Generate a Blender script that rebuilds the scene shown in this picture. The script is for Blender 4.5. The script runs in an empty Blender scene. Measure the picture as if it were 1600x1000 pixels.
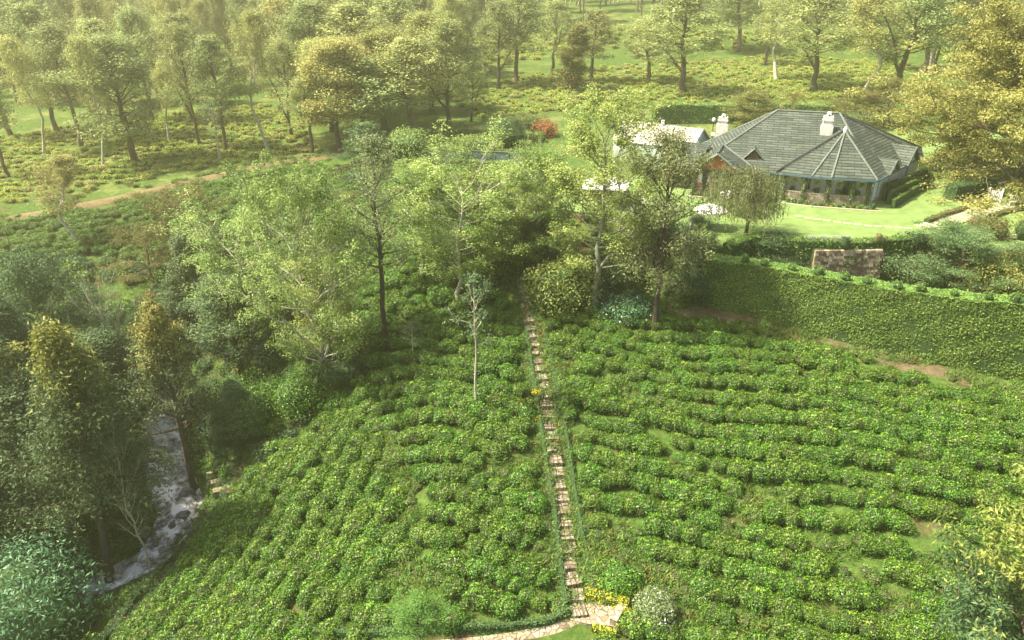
import bpy, math, random
import numpy as np
from mathutils import Vector, Matrix
random.seed(7); RNG = np.random.default_rng(7)
R = math.radians
SC = bpy.context.scene
COL = SC.collection
# ------------------------------------------------------------------ camera
CAMZ, PITCH, F = 22.0, R(25), 1150.0
cam = bpy.data.cameras.new('camera'); camo = bpy.data.objects.new('camera', cam); COL.objects.link(camo)
camo.location = (0, 0, CAMZ); camo.rotation_euler = (R(90) - PITCH, 0, 0)
cam.sensor_width = 36; cam.lens = F / 1600 * 36; cam.clip_end = 5000; cam.clip_start = .1
SC.camera = camo
CP, SP = math.cos(PITCH), math.sin(PITCH)
def ray(px, py):
    a = (px - 800) / F; b = (500 - py) / F
    return np.array([a, CP + b * SP, -SP + b * CP])
def plane(px, py, z):
    d = ray(px, py); t = (z - CAMZ) / d[2]
    return (d[0] * t, d[1] * t)
def depth(y, z): return y * CP - (z - CAMZ) * SP
def pix(x, y, z):
    d = depth(y, z); return 800 + F * x / d, 500 - F * (y * SP + (z - CAMZ) * CP) / d
def z_at(y, py):
    k = (500 - py) / F
    return CAMZ + y * (k * CP - SP) / (CP + k * SP)
# ------------------------------------------------------------------ terrain
ctl = []
for px, py, z in [
    (895,940,-11.4),(1000,1000,-12),(870,760,-9.3),(850,600,-6.7),(828,500,-4.8),(815,450,-3.6),(810,400,-2.3),
    (1200,1000,-11.6),(1500,1000,-11),(1200,760,-8.6),(1500,760,-7.8),(1100,600,-6.4),(1400,650,-6.4),(1600,700,-6.2),
    (1060,480,-4.2),(1250,520,-4.7),(1450,566,-5.2),(1590,592,-5.6),(1750,640,-5.6),
    (1290,428,-3.1),(1380,432,-3.2),(1180,410,-2.6),(1500,455,-3.3),(1620,480,-3.4),
    (700,950,-11.3),(700,800,-9.7),(700,650,-7.8),(690,540,-6.2),(600,900,-12.2),(600,750,-10.6),(600,620,-8.9),
    (450,980,-13.6),(450,850,-13.2),(450,740,-12.4),(330,990,-15),(210,990,-16.2),(340,830,-15.3),(360,760,-14.6),(420,700,-12.8),
    (300,900,-15.8),(540,560,-8.2),(480,600,-9.8),(420,620,-11.2),(640,470,-5),(700,440,-4),
    (250,670,-17),(262,740,-17.4),(282,800,-17.7),(238,875,-18.0),(110,925,-18.3),(0,950,-18.6),(-100,970,-18.9),
    (305,775,-16.8),(330,715,-15.6),(300,690,-16.4),(190,740,-15.8),(190,820,-16.6),(60,860,-16.6),(170,640,-14.6),
    (0,780,-14.2),(60,700,-13.5),(-200,650,-9),(-250,850,-12),(0,580,-11),(120,560,-11.2),(230,560,-12.5),(310,540,-12.2),(360,480,-9.8),(380,540,-11.2),
    (100,1100,-17.5),(0,1200,-18.5),(-200,1100,-18),
    (0,480,-8.6),(150,450,-8.2),(300,440,-8),(450,430,-6.2),(0,410,-6.6),(160,390,-6.4),(300,370,-6),
    (0,345,-5.3),(100,327,-5),(200,308,-4.6),(300,283,-4.1),(400,262,-3.5),(480,248,-3.1),(560,245,-2.4),
    (500,330,-4.2),(600,360,-3.5),(600,290,-2.5),(720,360,-2.4),(760,310,-1.5),(830,340,-1.2),(870,300,-.5),(700,260,-1.2),(800,255,-.6),
    (700,220,-1),(830,215,-.4),(0,260,-3.6),(200,240,-3),(400,220,-2.4),(200,190,-2),(420,170,-1.4),(600,180,-.8),
    (-300,300,-4),(-300,200,-2),(750,160,.4),(900,150,.6),(1050,140,.8),(1200,125,1),(900,100,2.4),(1100,85,3),(1300,85,3),(1500,100,2),(800,80,3),
    (950,250,0),(1000,200,.2),(1100,180,.2),(1300,160,.3),(1600,200,.2)]:
    x, y = plane(px, py, z); ctl.append((x, y, z))
for x, y, z in [(0,22,-13.8),(25,22,-13),(50,25,-12),(80,40,-7),(75,60,-3),(85,90,0),(0,10,-16),(30,10,-15.5),(-25,12,-18.5),(-60,20,-12),(-80,50,-5),
                (-110,90,-3),(110,110,.5),(90,170,2),(-120,200,3),(-40,200,3),(40,220,6),(120,240,6),(0,260,8),(-120,260,7)]:
    ctl.append((x, y, z))
ctl = np.array(ctl)
def tps_fit(P, v, lam):
    n = len(P); d2 = ((P[:, None] - P[None]) ** 2).sum(-1)
    K = np.where(d2 > 0, .5 * d2 * np.log(d2 + 1e-12), 0) + lam * np.eye(n)
    A = np.zeros((n + 3, n + 3)); A[:n, :n] = K; A[:n, n] = 1; A[:n, n + 1:] = P; A[n:, :n] = A[:n, n:].T
    return np.linalg.solve(A, np.concatenate([v, [0, 0, 0]]))
Pn = ctl[:, :2] / 50.; W = tps_fit(Pn, ctl[:, 2], .0012)
GX = np.arange(-170, 170.1, 1.0); GY = np.arange(0, 280.1, 1.0)
xx, yy = np.meshgrid(GX, GY); q = np.stack([xx.ravel(), yy.ravel()], 1) / 50.
G = np.zeros(len(q))
for i in range(len(Pn)):
    d2 = ((q - Pn[i]) ** 2).sum(1); G += W[i] * .5 * d2 * np.log(d2 + 1e-12)
G += W[-3] + q @ W[-2:]
G = G.reshape(xx.shape)
def bil(x, y):
    x = np.clip(x, GX[0], GX[-1] - .001); y = np.clip(y, GY[0], GY[-1] - .001)
    fx = (x - GX[0]); fy = (y - GY[0]); i = fx.astype(int); j = fy.astype(int); fx -= i; fy -= j
    return (G[j, i] * (1 - fx) + G[j, i + 1] * fx) * (1 - fy) + (G[j + 1, i] * (1 - fx) + G[j + 1, i + 1] * fx) * fy
def fbm(x, y, s=1., o=3):
    v = 0
    for k in range(o):
        f = s * 2 ** k; v = v + np.sin(x * f * 1.1 + 1.7 * k + np.sin(y * f * .9 + k) * 1.3) * np.cos(y * f * 1.05 - .6 * k + np.sin(x * f * .8) * 1.1) / 2 ** k
    return v
def poly_px(pts, z=None):
    out = []
    for p in pts:
        if z is None: h = hit(*p); out.append((h[0], h[1]))
        else: out.append(plane(p[0], p[1], z))
    return np.array(out)
def inside(poly, x, y):
    x = np.asarray(x, float); y = np.asarray(y, float); c = np.zeros(x.shape, bool); n = len(poly)
    for i in range(n):
        x0, y0 = poly[i]; x1, y1 = poly[i - 1]
        m = ((y0 > y) != (y1 > y)) & (x < (x1 - x0) * (y - y0) / (y1 - y0 + 1e-12) + x0); c ^= m
    return c
def sdist(poly, x, y, closed=True):
    x = np.asarray(x, float); y = np.asarray(y, float); d = np.full(x.shape, 1e9); n = len(poly)
    for i in range(0 if closed else 1, n):
        ax, ay = poly[i - 1]; bx, by = poly[i]; vx, vy = bx - ax, by - ay
        t = np.clip(((x - ax) * vx + (y - ay) * vy) / (vx * vx + vy * vy + 1e-9), 0, 1)
        d = np.minimum(d, np.hypot(x - ax - t * vx, y - ay - t * vy))
    return d
LAWN = np.array([plane(*p, 0) for p in [(862,322),(905,290),(985,268),(1075,238),(1200,205),(1760,205),(1850,400),(1600,402),(1450,374),(1330,383),(1250,381),(1165,374),(1120,390),(1040,372),(960,345)]])
def Z(x, y):
    x = np.asarray(x, float); y = np.asarray(y, float)
    z = bil(x, y)
    z = z + .10 * fbm(x, y, .35) * np.clip((y - 20) / 20, 0, 1)
    m = np.where(inside(LAWN, x, y), 1., np.clip(1 - sdist(LAWN, x, y) / 1.0, 0, 1)); m = m * m * (3 - 2 * m)
    z = z * (1 - m) + (-.05) * m
    far = np.clip((y - 200) / 500, 0, 1)
    side = np.clip((np.abs(x) - 165) / 400, 0, 1)
    z = z + far ** 1.2 * (14 + 4 * np.sin(x * .006 + 1) + 3 * np.sin(x * .017)) + side * 4
    return z
def z1(x, y): return float(Z(np.array([x]), np.array([y]))[0])
def hit(px, py):
    d = ray(px, py); ts = np.concatenate([np.arange(15, 130, .5), np.arange(130, 700, 2.)])
    X, Y, ZZ = d[0] * ts, d[1] * ts, CAMZ + d[2] * ts
    b = np.nonzero(ZZ < Z(X, Y))[0]
    if not len(b): i = len(ts) - 1; return (X[i], Y[i], z1(X[i], Y[i]))
    hi = ts[b[0]]; lo = ts[max(b[0] - 1, 0)]
    for _ in range(14):
        m = (lo + hi) / 2
        if CAMZ + d[2] * m < z1(d[0] * m, d[1] * m): hi = m
        else: lo = m
    return (d[0] * hi, d[1] * hi, z1(d[0] * hi, d[1] * hi))
# ------------------------------------------------------------------ materials
def nt(name):
    m = bpy.data.materials.new(name); m.use_nodes = True; t = m.node_tree; t.nodes.clear(); return m, t
def N(t, ty, **k):
    n = t.nodes.new(ty)
    for a, v in k.items():
        if a[0] == '_': setattr(n, a[1:], v)
        else: n.inputs[a.replace('_', ' ')].default_value = v
    return n
def ramp(t, fac, stops):
    r = t.nodes.new('ShaderNodeValToRGB'); e = r.color_ramp.elements
    while len(e) < len(stops): e.new(.5)
    for i, (p, c) in enumerate(stops): e[i].position = p; e[i].color = (*c, 1)
    t.links.new(fac, r.inputs[0]); return r.outputs[0]
def leafmat(name, stops, trans=.25, rough=.5, objvar=.25, spec=.3, hue=.02):
    m, t = nt(name); L = t.links
    at = N(t, 'ShaderNodeAttribute', _attribute_name='tint')
    c = ramp(t, at.outputs['Fac'], stops)
    oi = N(t, 'ShaderNodeObjectInfo')
    mr = N(t, 'ShaderNodeMapRange'); mr.inputs['To Min'].default_value = 1 - objvar; mr.inputs['To Max'].default_value = 1 + objvar
    L.new(oi.outputs['Random'], mr.inputs['Value'])
    m2 = N(t, 'ShaderNodeMath', _operation='MULTIPLY'); L.new(oi.outputs['Random'], m2.inputs[0]); m2.inputs[1].default_value = 7.31
    m3 = N(t, 'ShaderNodeMath', _operation='FRACT'); L.new(m2.outputs[0], m3.inputs[0])
    m4 = N(t, 'ShaderNodeMapRange'); m4.inputs['To Min'].default_value = .5 - hue; m4.inputs['To Max'].default_value = .5 + hue; L.new(m3.outputs[0], m4.inputs['Value'])
    hs = N(t, 'ShaderNodeHueSaturation'); L.new(mr.outputs[0], hs.inputs['Value']); L.new(m4.outputs[0], hs.inputs['Hue']); L.new(c, hs.inputs['Color'])
    p = N(t, 'ShaderNodeBsdfPrincipled', Roughness=rough); p.inputs['Specular IOR Level'].default_value = spec
    L.new(hs.outputs[0], p.inputs['Base Color'])
    tr = N(t, 'ShaderNodeBsdfTranslucent'); L.new(hs.outputs[0], tr.inputs['Color'])
    mx = N(t, 'ShaderNodeMixShader', Fac=trans); L.new(p.outputs[0], mx.inputs[1]); L.new(tr.outputs[0], mx.inputs[2])
    o = N(t, 'ShaderNodeOutputMaterial'); L.new(mx.outputs[0], o.inputs[0]); return m
def noisemat(name, stops, scale=3., rough=.85, bump=.3, detail=6, spec=.25, stretch=None, metal=0, coord='Object', bscale=None):
    m, t = nt(name); L = t.links
    tc = N(t, 'ShaderNodeTexCoord'); v = tc.outputs[coord]
    if stretch:
        mp = N(t, 'ShaderNodeMapping'); mp.inputs['Scale'].default_value = stretch; L.new(v, mp.inputs[0]); v = mp.outputs[0]
    n = N(t, 'ShaderNodeTexNoise', Scale=scale, Detail=detail, Roughness=.65); L.new(v, n.inputs['Vector'])
    c = ramp(t, n.outputs['Fac'], stops)
    p = N(t, 'ShaderNodeBsdfPrincipled', Roughness=rough, Metallic=metal); p.inputs['Specular IOR Level'].default_value = spec
    L.new(c, p.inputs['Base Color'])
    if bump:
        n2 = N(t, 'ShaderNodeTexNoise', Scale=bscale or scale * 3, Detail=4); L.new(v, n2.inputs['Vector'])
        b = N(t, 'ShaderNodeBump', Strength=bump, Distance=.05); L.new(n2.outputs['Fac'], b.inputs['Height']); L.new(b.outputs[0], p.inputs['Normal'])
    o = N(t, 'ShaderNodeOutputMaterial'); L.new(p.outputs[0], o.inputs[0]); return m
M = {}
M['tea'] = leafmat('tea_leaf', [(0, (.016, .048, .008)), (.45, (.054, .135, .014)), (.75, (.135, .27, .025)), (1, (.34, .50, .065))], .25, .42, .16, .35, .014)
M['tea_core'] = noisemat('tea_stem', [(.3, (.03, .035, .016)), (.7, (.05, .06, .022))], 8)
M['light'] = leafmat('light_leaf', [(0, (.10, .16, .035)), (.5, (.23, .32, .075)), (1, (.47, .56, .18))], .35, .5, .12)
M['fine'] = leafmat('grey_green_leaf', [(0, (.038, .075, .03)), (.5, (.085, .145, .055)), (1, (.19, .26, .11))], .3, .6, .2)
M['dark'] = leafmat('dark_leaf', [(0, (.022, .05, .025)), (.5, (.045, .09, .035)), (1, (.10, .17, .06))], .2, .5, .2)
M['cool'] = leafmat('blue_green_leaf', [(0, (.02, .07, .035)), (.5, (.06, .16, .075)), (1, (.18, .33, .18))], .2, .45, .15)
M['mist'] = leafmat('haze_paled_grey_green_leaf', [(0, (.14, .185, .065)), (.5, (.30, .36, .13)), (1, (.49, .55, .23))], .35, .6, .2, .2)  # distance haze put into the leaf colour, paler for background trees
M['mistol'] = leafmat('haze_paled_olive_leaf', [(0, (.19, .21, .06)), (.5, (.35, .37, .12)), (1, (.55, .56, .20))], .35, .6, .2, .2)  # olive leaf lightened the same way, far haze painted into its colour
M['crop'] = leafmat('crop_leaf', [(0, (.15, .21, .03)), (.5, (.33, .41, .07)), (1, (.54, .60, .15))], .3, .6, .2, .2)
M['feather'] = leafmat('feathery_leaf', [(0, (.05, .11, .04)), (.5, (.12, .21, .08)), (1, (.26, .36, .15))], .3, .6, .2, .2)
M['tip'] = leafmat('yellow_tip_leaf', [(0, (.09, .13, .025)), (.5, (.24, .27, .055)), (1, (.46, .44, .12))], .3, .55, .1)
M['olive'] = leafmat('olive_leaf', [(0, (.08, .09, .025)), (.5, (.17, .18, .05)), (1, (.32, .31, .10))], .35, .6, .2, .2)
M['gold'] = leafmat('golden_leaf', [(0, (.14, .14, .035)), (.5, (.28, .27, .07)), (1, (.50, .46, .17))], .35, .55, .08)
M['weep'] = leafmat('weeping_leaf', [(0, (.08, .11, .04)), (.5, (.19, .23, .09)), (1, (.38, .42, .19))], .3, .5, .1)
M['hedge'] = leafmat('hedge_leaf', [(0, (.045, .10, .02)), (.5, (.11, .21, .035)), (1, (.24, .37, .07))], .2, .5, .05)
M['hedgetop'] = leafmat('hedge_lit_top_leaf', [(0, (.14, .24, .05)), (1, (.32, .45, .10))], .25, .5, .05)  # brightness of the sunlit hedge top painted as a lighter leaf
M['core'] = noisemat('hedge_inside', [(.3, (.02, .045, .012)), (.7, (.05, .095, .025))], 9)
M['yellow'] = leafmat('yellow_shrub_leaf', [(0, (.35, .36, .02)), (.5, (.65, .60, .03)), (1, (.85, .75, .06))], .25, .5, .05)
M['red'] = leafmat('red_flower', [(0, (.35, .04, .02)), (1, (.75, .16, .08))], .2, .5, .05)
M['white'] = leafmat('white_flower', [(0, (.55, .6, .62)), (1, (.85, .88, .9))], .2, .5, .03)
M['grass'] = leafmat('grass_blade', [(0, (.06, .14, .025)), (.5, (.12, .23, .04)), (1, (.26, .34, .09))], .3, .6, .2, .2, .02)
M['brown'] = leafmat('dry_leaf', [(0, (.10, .07, .03)), (.5, (.20, .14, .06)), (1, (.33, .24, .11))], .2, .7, .15)
M['bark'] = noisemat('bark_brown', [(.3, (.06, .045, .035)), (.7, (.17, .13, .10))], 4, .9, .8, stretch=(1, 1, .25))
M['barkdark'] = noisemat('bark_dark', [(.3, (.03, .025, .022)), (.7, (.09, .07, .055))], 4, .9, .8, stretch=(1, 1, .25))
M['barkpale'] = noisemat('bark_pale', [(.3, (.30, .27, .21)), (.7, (.55, .51, .43))], 4, .8, .5, stretch=(1, 1, .3))
M['barkgrey'] = noisemat('bark_grey_green', [(.3, (.16, .17, .12)), (.7, (.34, .34, .26))], 4, .85, .6, stretch=(1, 1, .3))
def ground_mat():
    m, t = nt('hillside_soil_and_weeds'); L = t.links
    g = N(t, 'ShaderNodeNewGeometry'); P = g.outputs['Position']
    n1 = N(t, 'ShaderNodeTexNoise', Scale=.22, Detail=8, Roughness=.65); L.new(P, n1.inputs['Vector'])
    n2 = N(t, 'ShaderNodeTexNoise', Scale=2.2, Detail=6, Roughness=.7); L.new(P, n2.inputs['Vector'])
    soil = ramp(t, n2.outputs['Fac'], [(.3, (.04, .03, .016)), (.7, (.13, .085, .05))])
    gr = ramp(t, n2.outputs['Fac'], [(.25, (.03, .06, .013)), (.55, (.07, .12, .025)), (.8, (.15, .20, .05))])
    at = N(t, 'ShaderNodeAttribute', _attribute_name='green')
    ad = N(t, 'ShaderNodeMath', _operation='ADD'); L.new(n1.outputs['Fac'], ad.inputs[0]); L.new(at.outputs['Fac'], ad.inputs[1])
    f = ramp(t, ad.outputs[0], [(.5, (0, 0, 0)), (.62, (1, 1, 1))])
    mx = N(t, 'ShaderNodeMix', _data_type='RGBA'); L.new(f, mx.inputs[0]); L.new(soil, mx.inputs[6]); L.new(gr, mx.inputs[7])
    n3 = N(t, 'ShaderNodeTexNoise', Scale=.11, Detail=9, Roughness=.75); L.new(P, n3.inputs['Vector'])
    sr = ramp(t, n3.outputs['Fac'], [(.50, (0, 0, 0)), (.68, (.8, .8, .8))]); gm = ramp(t, at.outputs['Fac'], [(.14, (0, 0, 0)), (.3, (1, 1, 1))])
    mm = N(t, 'ShaderNodeMath', _operation='MULTIPLY'); L.new(sr, mm.inputs[0]); L.new(gm, mm.inputs[1])
    st = ramp(t, n2.outputs['Fac'], [(.3, (.14, .14, .05)), (.5, (.25, .25, .09)), (.7, (.34, .33, .15))])
    mx3 = N(t, 'ShaderNodeMix', _data_type='RGBA'); L.new(mm.outputs[0], mx3.inputs[0]); L.new(mx.outputs[2], mx3.inputs[6]); L.new(st, mx3.inputs[7]); mx = mx3
    p = N(t, 'ShaderNodeBsdfPrincipled', Roughness=.95); p.inputs['Specular IOR Level'].default_value = .1
    L.new(mx.outputs[2], p.inputs['Base Color'])
    b = N(t, 'ShaderNodeBump', Strength=.8, Distance=.15); L.new(n2.outputs['Fac'], b.inputs['Height']); L.new(b.outputs[0], p.inputs['Normal'])
    o = N(t, 'ShaderNodeOutputMaterial'); L.new(p.outputs[0], o.inputs[0]); return m
M['ground'] = ground_mat()
random.seed(11)
M['lawn'] = noisemat('mown_lawn', [(.25, (.10, .165, .05)), (.5, (.15, .225, .07)), (.75, (.22, .28, .11))], .8, .9, .3, 9, .1, bscale=30)
M['soil'] = noisemat('red_brown_soil', [(.25, (.055, .045, .022)), (.5, (.115, .09, .05)), (.8, (.19, .155, .10))], 1.5, .95, .5, 8, .1, coord='Object')
M['track'] = noisemat('dusty_track', [(.25, (.09, .075, .035)), (.5, (.155, .12, .065)), (.8, (.24, .19, .12))], 1.1, .95, .5, 8, .1)
def stonemat(name, cols, scale, rand=1., mortar=(.13, .11, .08), mw=.06, bump=.7):
    m, t = nt(name); L = t.links
    tc = N(t, 'ShaderNodeNewGeometry'); P = tc.outputs['Position']
    v = N(t, 'ShaderNodeTexVoronoi', Scale=scale, Randomness=rand); L.new(P, v.inputs['Vector'])
    ve = N(t, 'ShaderNodeTexVoronoi', _feature='DISTANCE_TO_EDGE', Scale=scale, Randomness=rand); L.new(P, ve.inputs['Vector'])
    sp = N(t, 'ShaderNodeSeparateColor'); L.new(v.outputs['Color'], sp.inputs[0])
    c = ramp(t, sp.outputs[0], cols)
    n = N(t, 'ShaderNodeTexNoise', Scale=14, Detail=5); L.new(P, n.inputs['Vector'])
    nr = ramp(t, n.outputs['Fac'], [(.3, (.6, .6, .6)), (.7, (1.15, 1.15, 1.15))])
    mu = N(t, 'ShaderNodeMix', _data_type='RGBA', _blend_type='MULTIPLY'); mu.inputs[0].default_value = .7; L.new(c, mu.inputs[6]); L.new(nr, mu.inputs[7])
    e = ramp(t, ve.outputs['Distance'], [(mw * .4, (0, 0, 0)), (mw, (1, 1, 1))])
    mx = N(t, 'ShaderNodeMix', _data_type='RGBA'); L.new(e, mx.inputs[0]); mx.inputs[6].default_value = (*mortar, 1); L.new(mu.outputs[2], mx.inputs[7])
    p = N(t, 'ShaderNodeBsdfPrincipled', Roughness=.85); p.inputs['Specular IOR Level'].default_value = .2; L.new(mx.outputs[2], p.inputs['Base Color'])
    b = N(t, 'ShaderNodeBump', Strength=bump, Distance=.04); L.new(e, b.inputs['Height']); L.new(b.outputs[0], p.inputs['Normal'])
    o = N(t, 'ShaderNodeOutputMaterial'); L.new(p.outputs[0], o.inputs[0]); return m
STONEC = [(0, (.15, .12, .085)), (.35, (.27, .225, .165)), (.7, (.40, .355, .28)), (1, (.22, .19, .15))]
M['steps'] = stonemat('step_stone', STONEC, 3.2)
M['paving'] = stonemat('crazy_paving', [(0, (.24, .19, .12)), (.5, (.38, .32, .23)), (1, (.5, .44, .33))], 2.8, mortar=(.16, .13, .08))
M['slab'] = noisemat('pale_slab', [(.3, (.32, .29, .20)), (.7, (.48, .44, .33))], 2.5, .85, .3)
M['stone'] = noisemat('wall_stone', [(.25, (.14, .105, .075)), (.5, (.25, .195, .14)), (.8, (.38, .32, .24))], 1.6, .9, .6, 4)
M['darkstone'] = noisemat('wet_dark_rock', [(.3, (.04, .045, .055)), (.7, (.15, .15, .17))], 2, .5, .8, 6, .5)
M['rock'] = noisemat('river_rock', [(.3, (.13, .12, .11)), (.7, (.35, .32, .29))], 2, .7, .7)
M['render'] = noisemat('white_render', [(.3, (.72, .73, .68)), (.7, (.84, .84, .80))], 1.5, .85, .15, 6)
M['render2'] = noisemat('weathered_white', [(.3, (.42, .41, .36)), (.5, (.62, .61, .55)), (.7, (.72, .71, .66))], 2.5, .85, .2, 6)
M['redwood'] = noisemat('red_timber', [(.3, (.25, .075, .035)), (.7, (.42, .15, .075))], 1.2, .6, .3, 5, .3, stretch=(6, 6, .6))
M['darkwood'] = noisemat('dark_timber', [(.3, (.05, .035, .028)), (.7, (.12, .085, .06))], 3, .7, .3)
M['bluepaint'] = noisemat('blue_grey_fascia', [(.3, (.06, .11, .15)), (.7, (.10, .17, .21))], 2, .5, .1)
M['ridge'] = noisemat('ridge_tile', [(.3, (.10, .12, .11)), (.7, (.18, .205, .185))], 3, .7, .3)
M['whitepaint'] = noisemat('white_paint', [(.3, (.70, .70, .68)), (.7, (.82, .82, .80))], 3, .5, .05)
M['canvas'] = noisemat('white_canvas', [(.3, (.78, .78, .76)), (.7, (.85, .85, .83))], 1.5, .8, .1)
M['curtain'] = noisemat('white_curtain', [(.3, (.66, .68, .70)), (.7, (.82, .84, .86))], 3, .9, .2, stretch=(9, 9, .3))
M['teal'] = noisemat('teal_mesh', [(.3, (.05, .09, .09)), (.7, (.09, .14, .135))], 3, .8, .1)
M['palewall'] = noisemat('pale_boards', [(.3, (.36, .45, .43)), (.7, (.48, .57, .54))], 1.5, .8, .2)
M['paleroof'] = noisemat('faded_white_roof', [(.25, (.30, .28, .22)), (.6, (.50, .48, .42)), (.85, (.62, .60, .55))], .9, .7, .2, stretch=(1, 4, 1))
M['clay'] = noisemat('terracotta', [(.3, (.45, .22, .13)), (.7, (.68, .42, .30))], 3, .8, .4)
M['metal'] = noisemat('dark_metal', [(.3, (.05, .05, .05)), (.7, (.09, .09, .09))], 5, .45, .05, metal=.6)
m, t = nt('dark_glass'); p = N(t, 'ShaderNodeBsdfPrincipled', Roughness=.12); p.inputs['Base Color'].default_value = (.015, .022, .028, 1)
o = N(t, 'ShaderNodeOutputMaterial'); t.links.new(p.outputs[0], o.inputs[0]); M['glass'] = m
m, t = nt('lamp_globe'); p = N(t, 'ShaderNodeBsdfPrincipled', Roughness=.2); p.inputs['Base Color'].default_value = (.85, .85, .83, 1)
o = N(t, 'ShaderNodeOutputMaterial'); t.links.new(p.outputs[0], o.inputs[0]); M['globe'] = m
def roofmat():
    m, t = nt('green_grey_shingles'); L = t.links
    tc = N(t, 'ShaderNodeTexCoord'); uv = tc.outputs['UV']
    br = N(t, 'ShaderNodeTexBrick', Scale=1.); br.inputs['Color1'].default_value = (.052, .066, .057, 1); br.inputs['Color2'].default_value = (.10, .12, .10, 1)
    br.inputs['Mortar'].default_value = (.02, .028, .025, 1); br.inputs['Mortar Size'].default_value = .03; br.inputs['Brick Width'].default_value = 1.3; br.inputs['Row Height'].default_value = .36; br.inputs['Mortar Smooth'].default_value = .3
    L.new(uv, br.inputs['Vector'])
    n = N(t, 'ShaderNodeTexNoise', Scale=.5, Detail=7, Roughness=.7); L.new(uv, n.inputs['Vector'])
    nr = ramp(t, n.outputs['Fac'], [(.3, (.65, .72, .62)), (.6, (1, 1, 1)), (.8, (1.35, 1.3, 1.1))])
    mu = N(t, 'ShaderNodeMix', _data_type='RGBA', _blend_type='MULTIPLY'); mu.inputs[0].default_value = 1; L.new(br.outputs['Color'], mu.inputs[6]); L.new(nr, mu.inputs[7])
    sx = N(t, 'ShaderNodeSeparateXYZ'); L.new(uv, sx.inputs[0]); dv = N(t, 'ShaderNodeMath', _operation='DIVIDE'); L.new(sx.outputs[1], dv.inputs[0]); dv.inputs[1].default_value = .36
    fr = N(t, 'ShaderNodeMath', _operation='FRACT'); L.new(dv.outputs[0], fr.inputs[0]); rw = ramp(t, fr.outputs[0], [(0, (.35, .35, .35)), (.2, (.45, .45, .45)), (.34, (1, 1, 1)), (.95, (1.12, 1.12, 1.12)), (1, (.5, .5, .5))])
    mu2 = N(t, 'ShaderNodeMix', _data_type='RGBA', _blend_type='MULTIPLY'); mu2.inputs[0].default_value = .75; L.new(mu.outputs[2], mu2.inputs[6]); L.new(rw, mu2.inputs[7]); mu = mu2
    p = N(t, 'ShaderNodeBsdfPrincipled', Roughness=.75); p.inputs['Specular IOR Level'].default_value = .3; L.new(mu.outputs[2], p.inputs['Base Color'])
    b = N(t, 'ShaderNodeBump', Strength=.8, Distance=.05); L.new(br.outputs['Fac'], b.inputs['Height']); b.invert = True; L.new(b.outputs[0], p.inputs['Normal'])
    o = N(t, 'ShaderNodeOutputMaterial'); L.new(p.outputs[0], o.inputs[0]); return m
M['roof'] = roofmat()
def watermat():
    m, t = nt('stream_water'); L = t.links
    g = N(t, 'ShaderNodeTexCoord'); P = g.outputs['UV']
    mp = N(t, 'ShaderNodeMapping'); mp.inputs['Scale'].default_value = (1., .8, 1); L.new(P, mp.inputs[0])
    n = N(t, 'ShaderNodeTexNoise', Scale=1.7, Detail=9, Roughness=.7, Distortion=.8); L.new(mp.outputs[0], n.inputs['Vector'])
    at = N(t, 'ShaderNodeAttribute', _attribute_name='foam')
    ad = N(t, 'ShaderNodeMath', _operation='ADD'); L.new(n.outputs['Fac'], ad.inputs[0]); L.new(at.outputs['Fac'], ad.inputs[1])
    c = ramp(t, ad.outputs[0], [(.44, (.07, .065, .06)), (.58, (.17, .17, .17)), (.68, (.42, .44, .47)), (.76, (.9, .92, .95))])
    r = ramp(t, ad.outputs[0], [(.5, (.12, .12, .12)), (.75, (.8, .8, .8))])
    p = N(t, 'ShaderNodeBsdfPrincipled'); L.new(c, p.inputs['Base Color']); L.new(r, p.inputs['Roughness'])
    n2 = N(t, 'ShaderNodeTexNoise', Scale=2.6, Detail=8, Roughness=.7); L.new(mp.outputs[0], n2.inputs['Vector'])
    b = N(t, 'ShaderNodeBump', Strength=1., Distance=.35); L.new(n2.outputs['Fac'], b.inputs['Height']); L.new(b.outputs[0], p.inputs['Normal'])
    o = N(t, 'ShaderNodeOutputMaterial'); L.new(p.outputs[0], o.inputs[0]); return m
M['water'] = watermat()
# ------------------------------------------------------------------ mesh helpers
def mk(name, V, FL, mats, parent=None, mi=None, tint=None, smooth=False, link=True, uv=None):
    """V (n,3), FL = list of arrays of faces (k, m) -> object"""
    V = np.asarray(V, np.float32); me = bpy.data.meshes.new(name)
    FL = [np.asarray(f, np.int32) for f in FL if len(f)]
    tot = sum(f.size for f in FL); npoly = sum(len(f) for f in FL)
    me.vertices.add(len(V)); me.vertices.foreach_set('co', V.ravel())
    me.loops.add(tot); me.loops.foreach_set('vertex_index', np.concatenate([f.ravel() for f in FL]))
    me.polygons.add(npoly)
    lt = np.concatenate([np.full(len(f), f.shape[1], np.int32) for f in FL]); ls = np.concatenate([[0], np.cumsum(lt)[:-1]]).astype(np.int32)
    me.polygons.foreach_set('loop_start', ls); me.polygons.foreach_set('loop_total', lt)
    for mm in mats: me.materials.append(mm)
    if mi is not None: me.polygons.foreach_set('material_index', np.asarray(mi, np.int32))
    me.polygons.foreach_set('use_smooth', np.full(npoly, smooth))
    me.update(calc_edges=True)
    if tint is not None:
        a = me.attributes.new('tint', 'FLOAT', 'POINT'); a.data.foreach_set('value', np.asarray(tint, np.float32))
    if uv is not None:
        u = me.uv_layers.new(name='uv'); u.data.foreach_set('uv', np.asarray(uv, np.float32).ravel())
    o = bpy.data.objects.new(name, me)
    if link: COL.objects.link(o)
    if parent is not None: o.parent = parent
    return o
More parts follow.
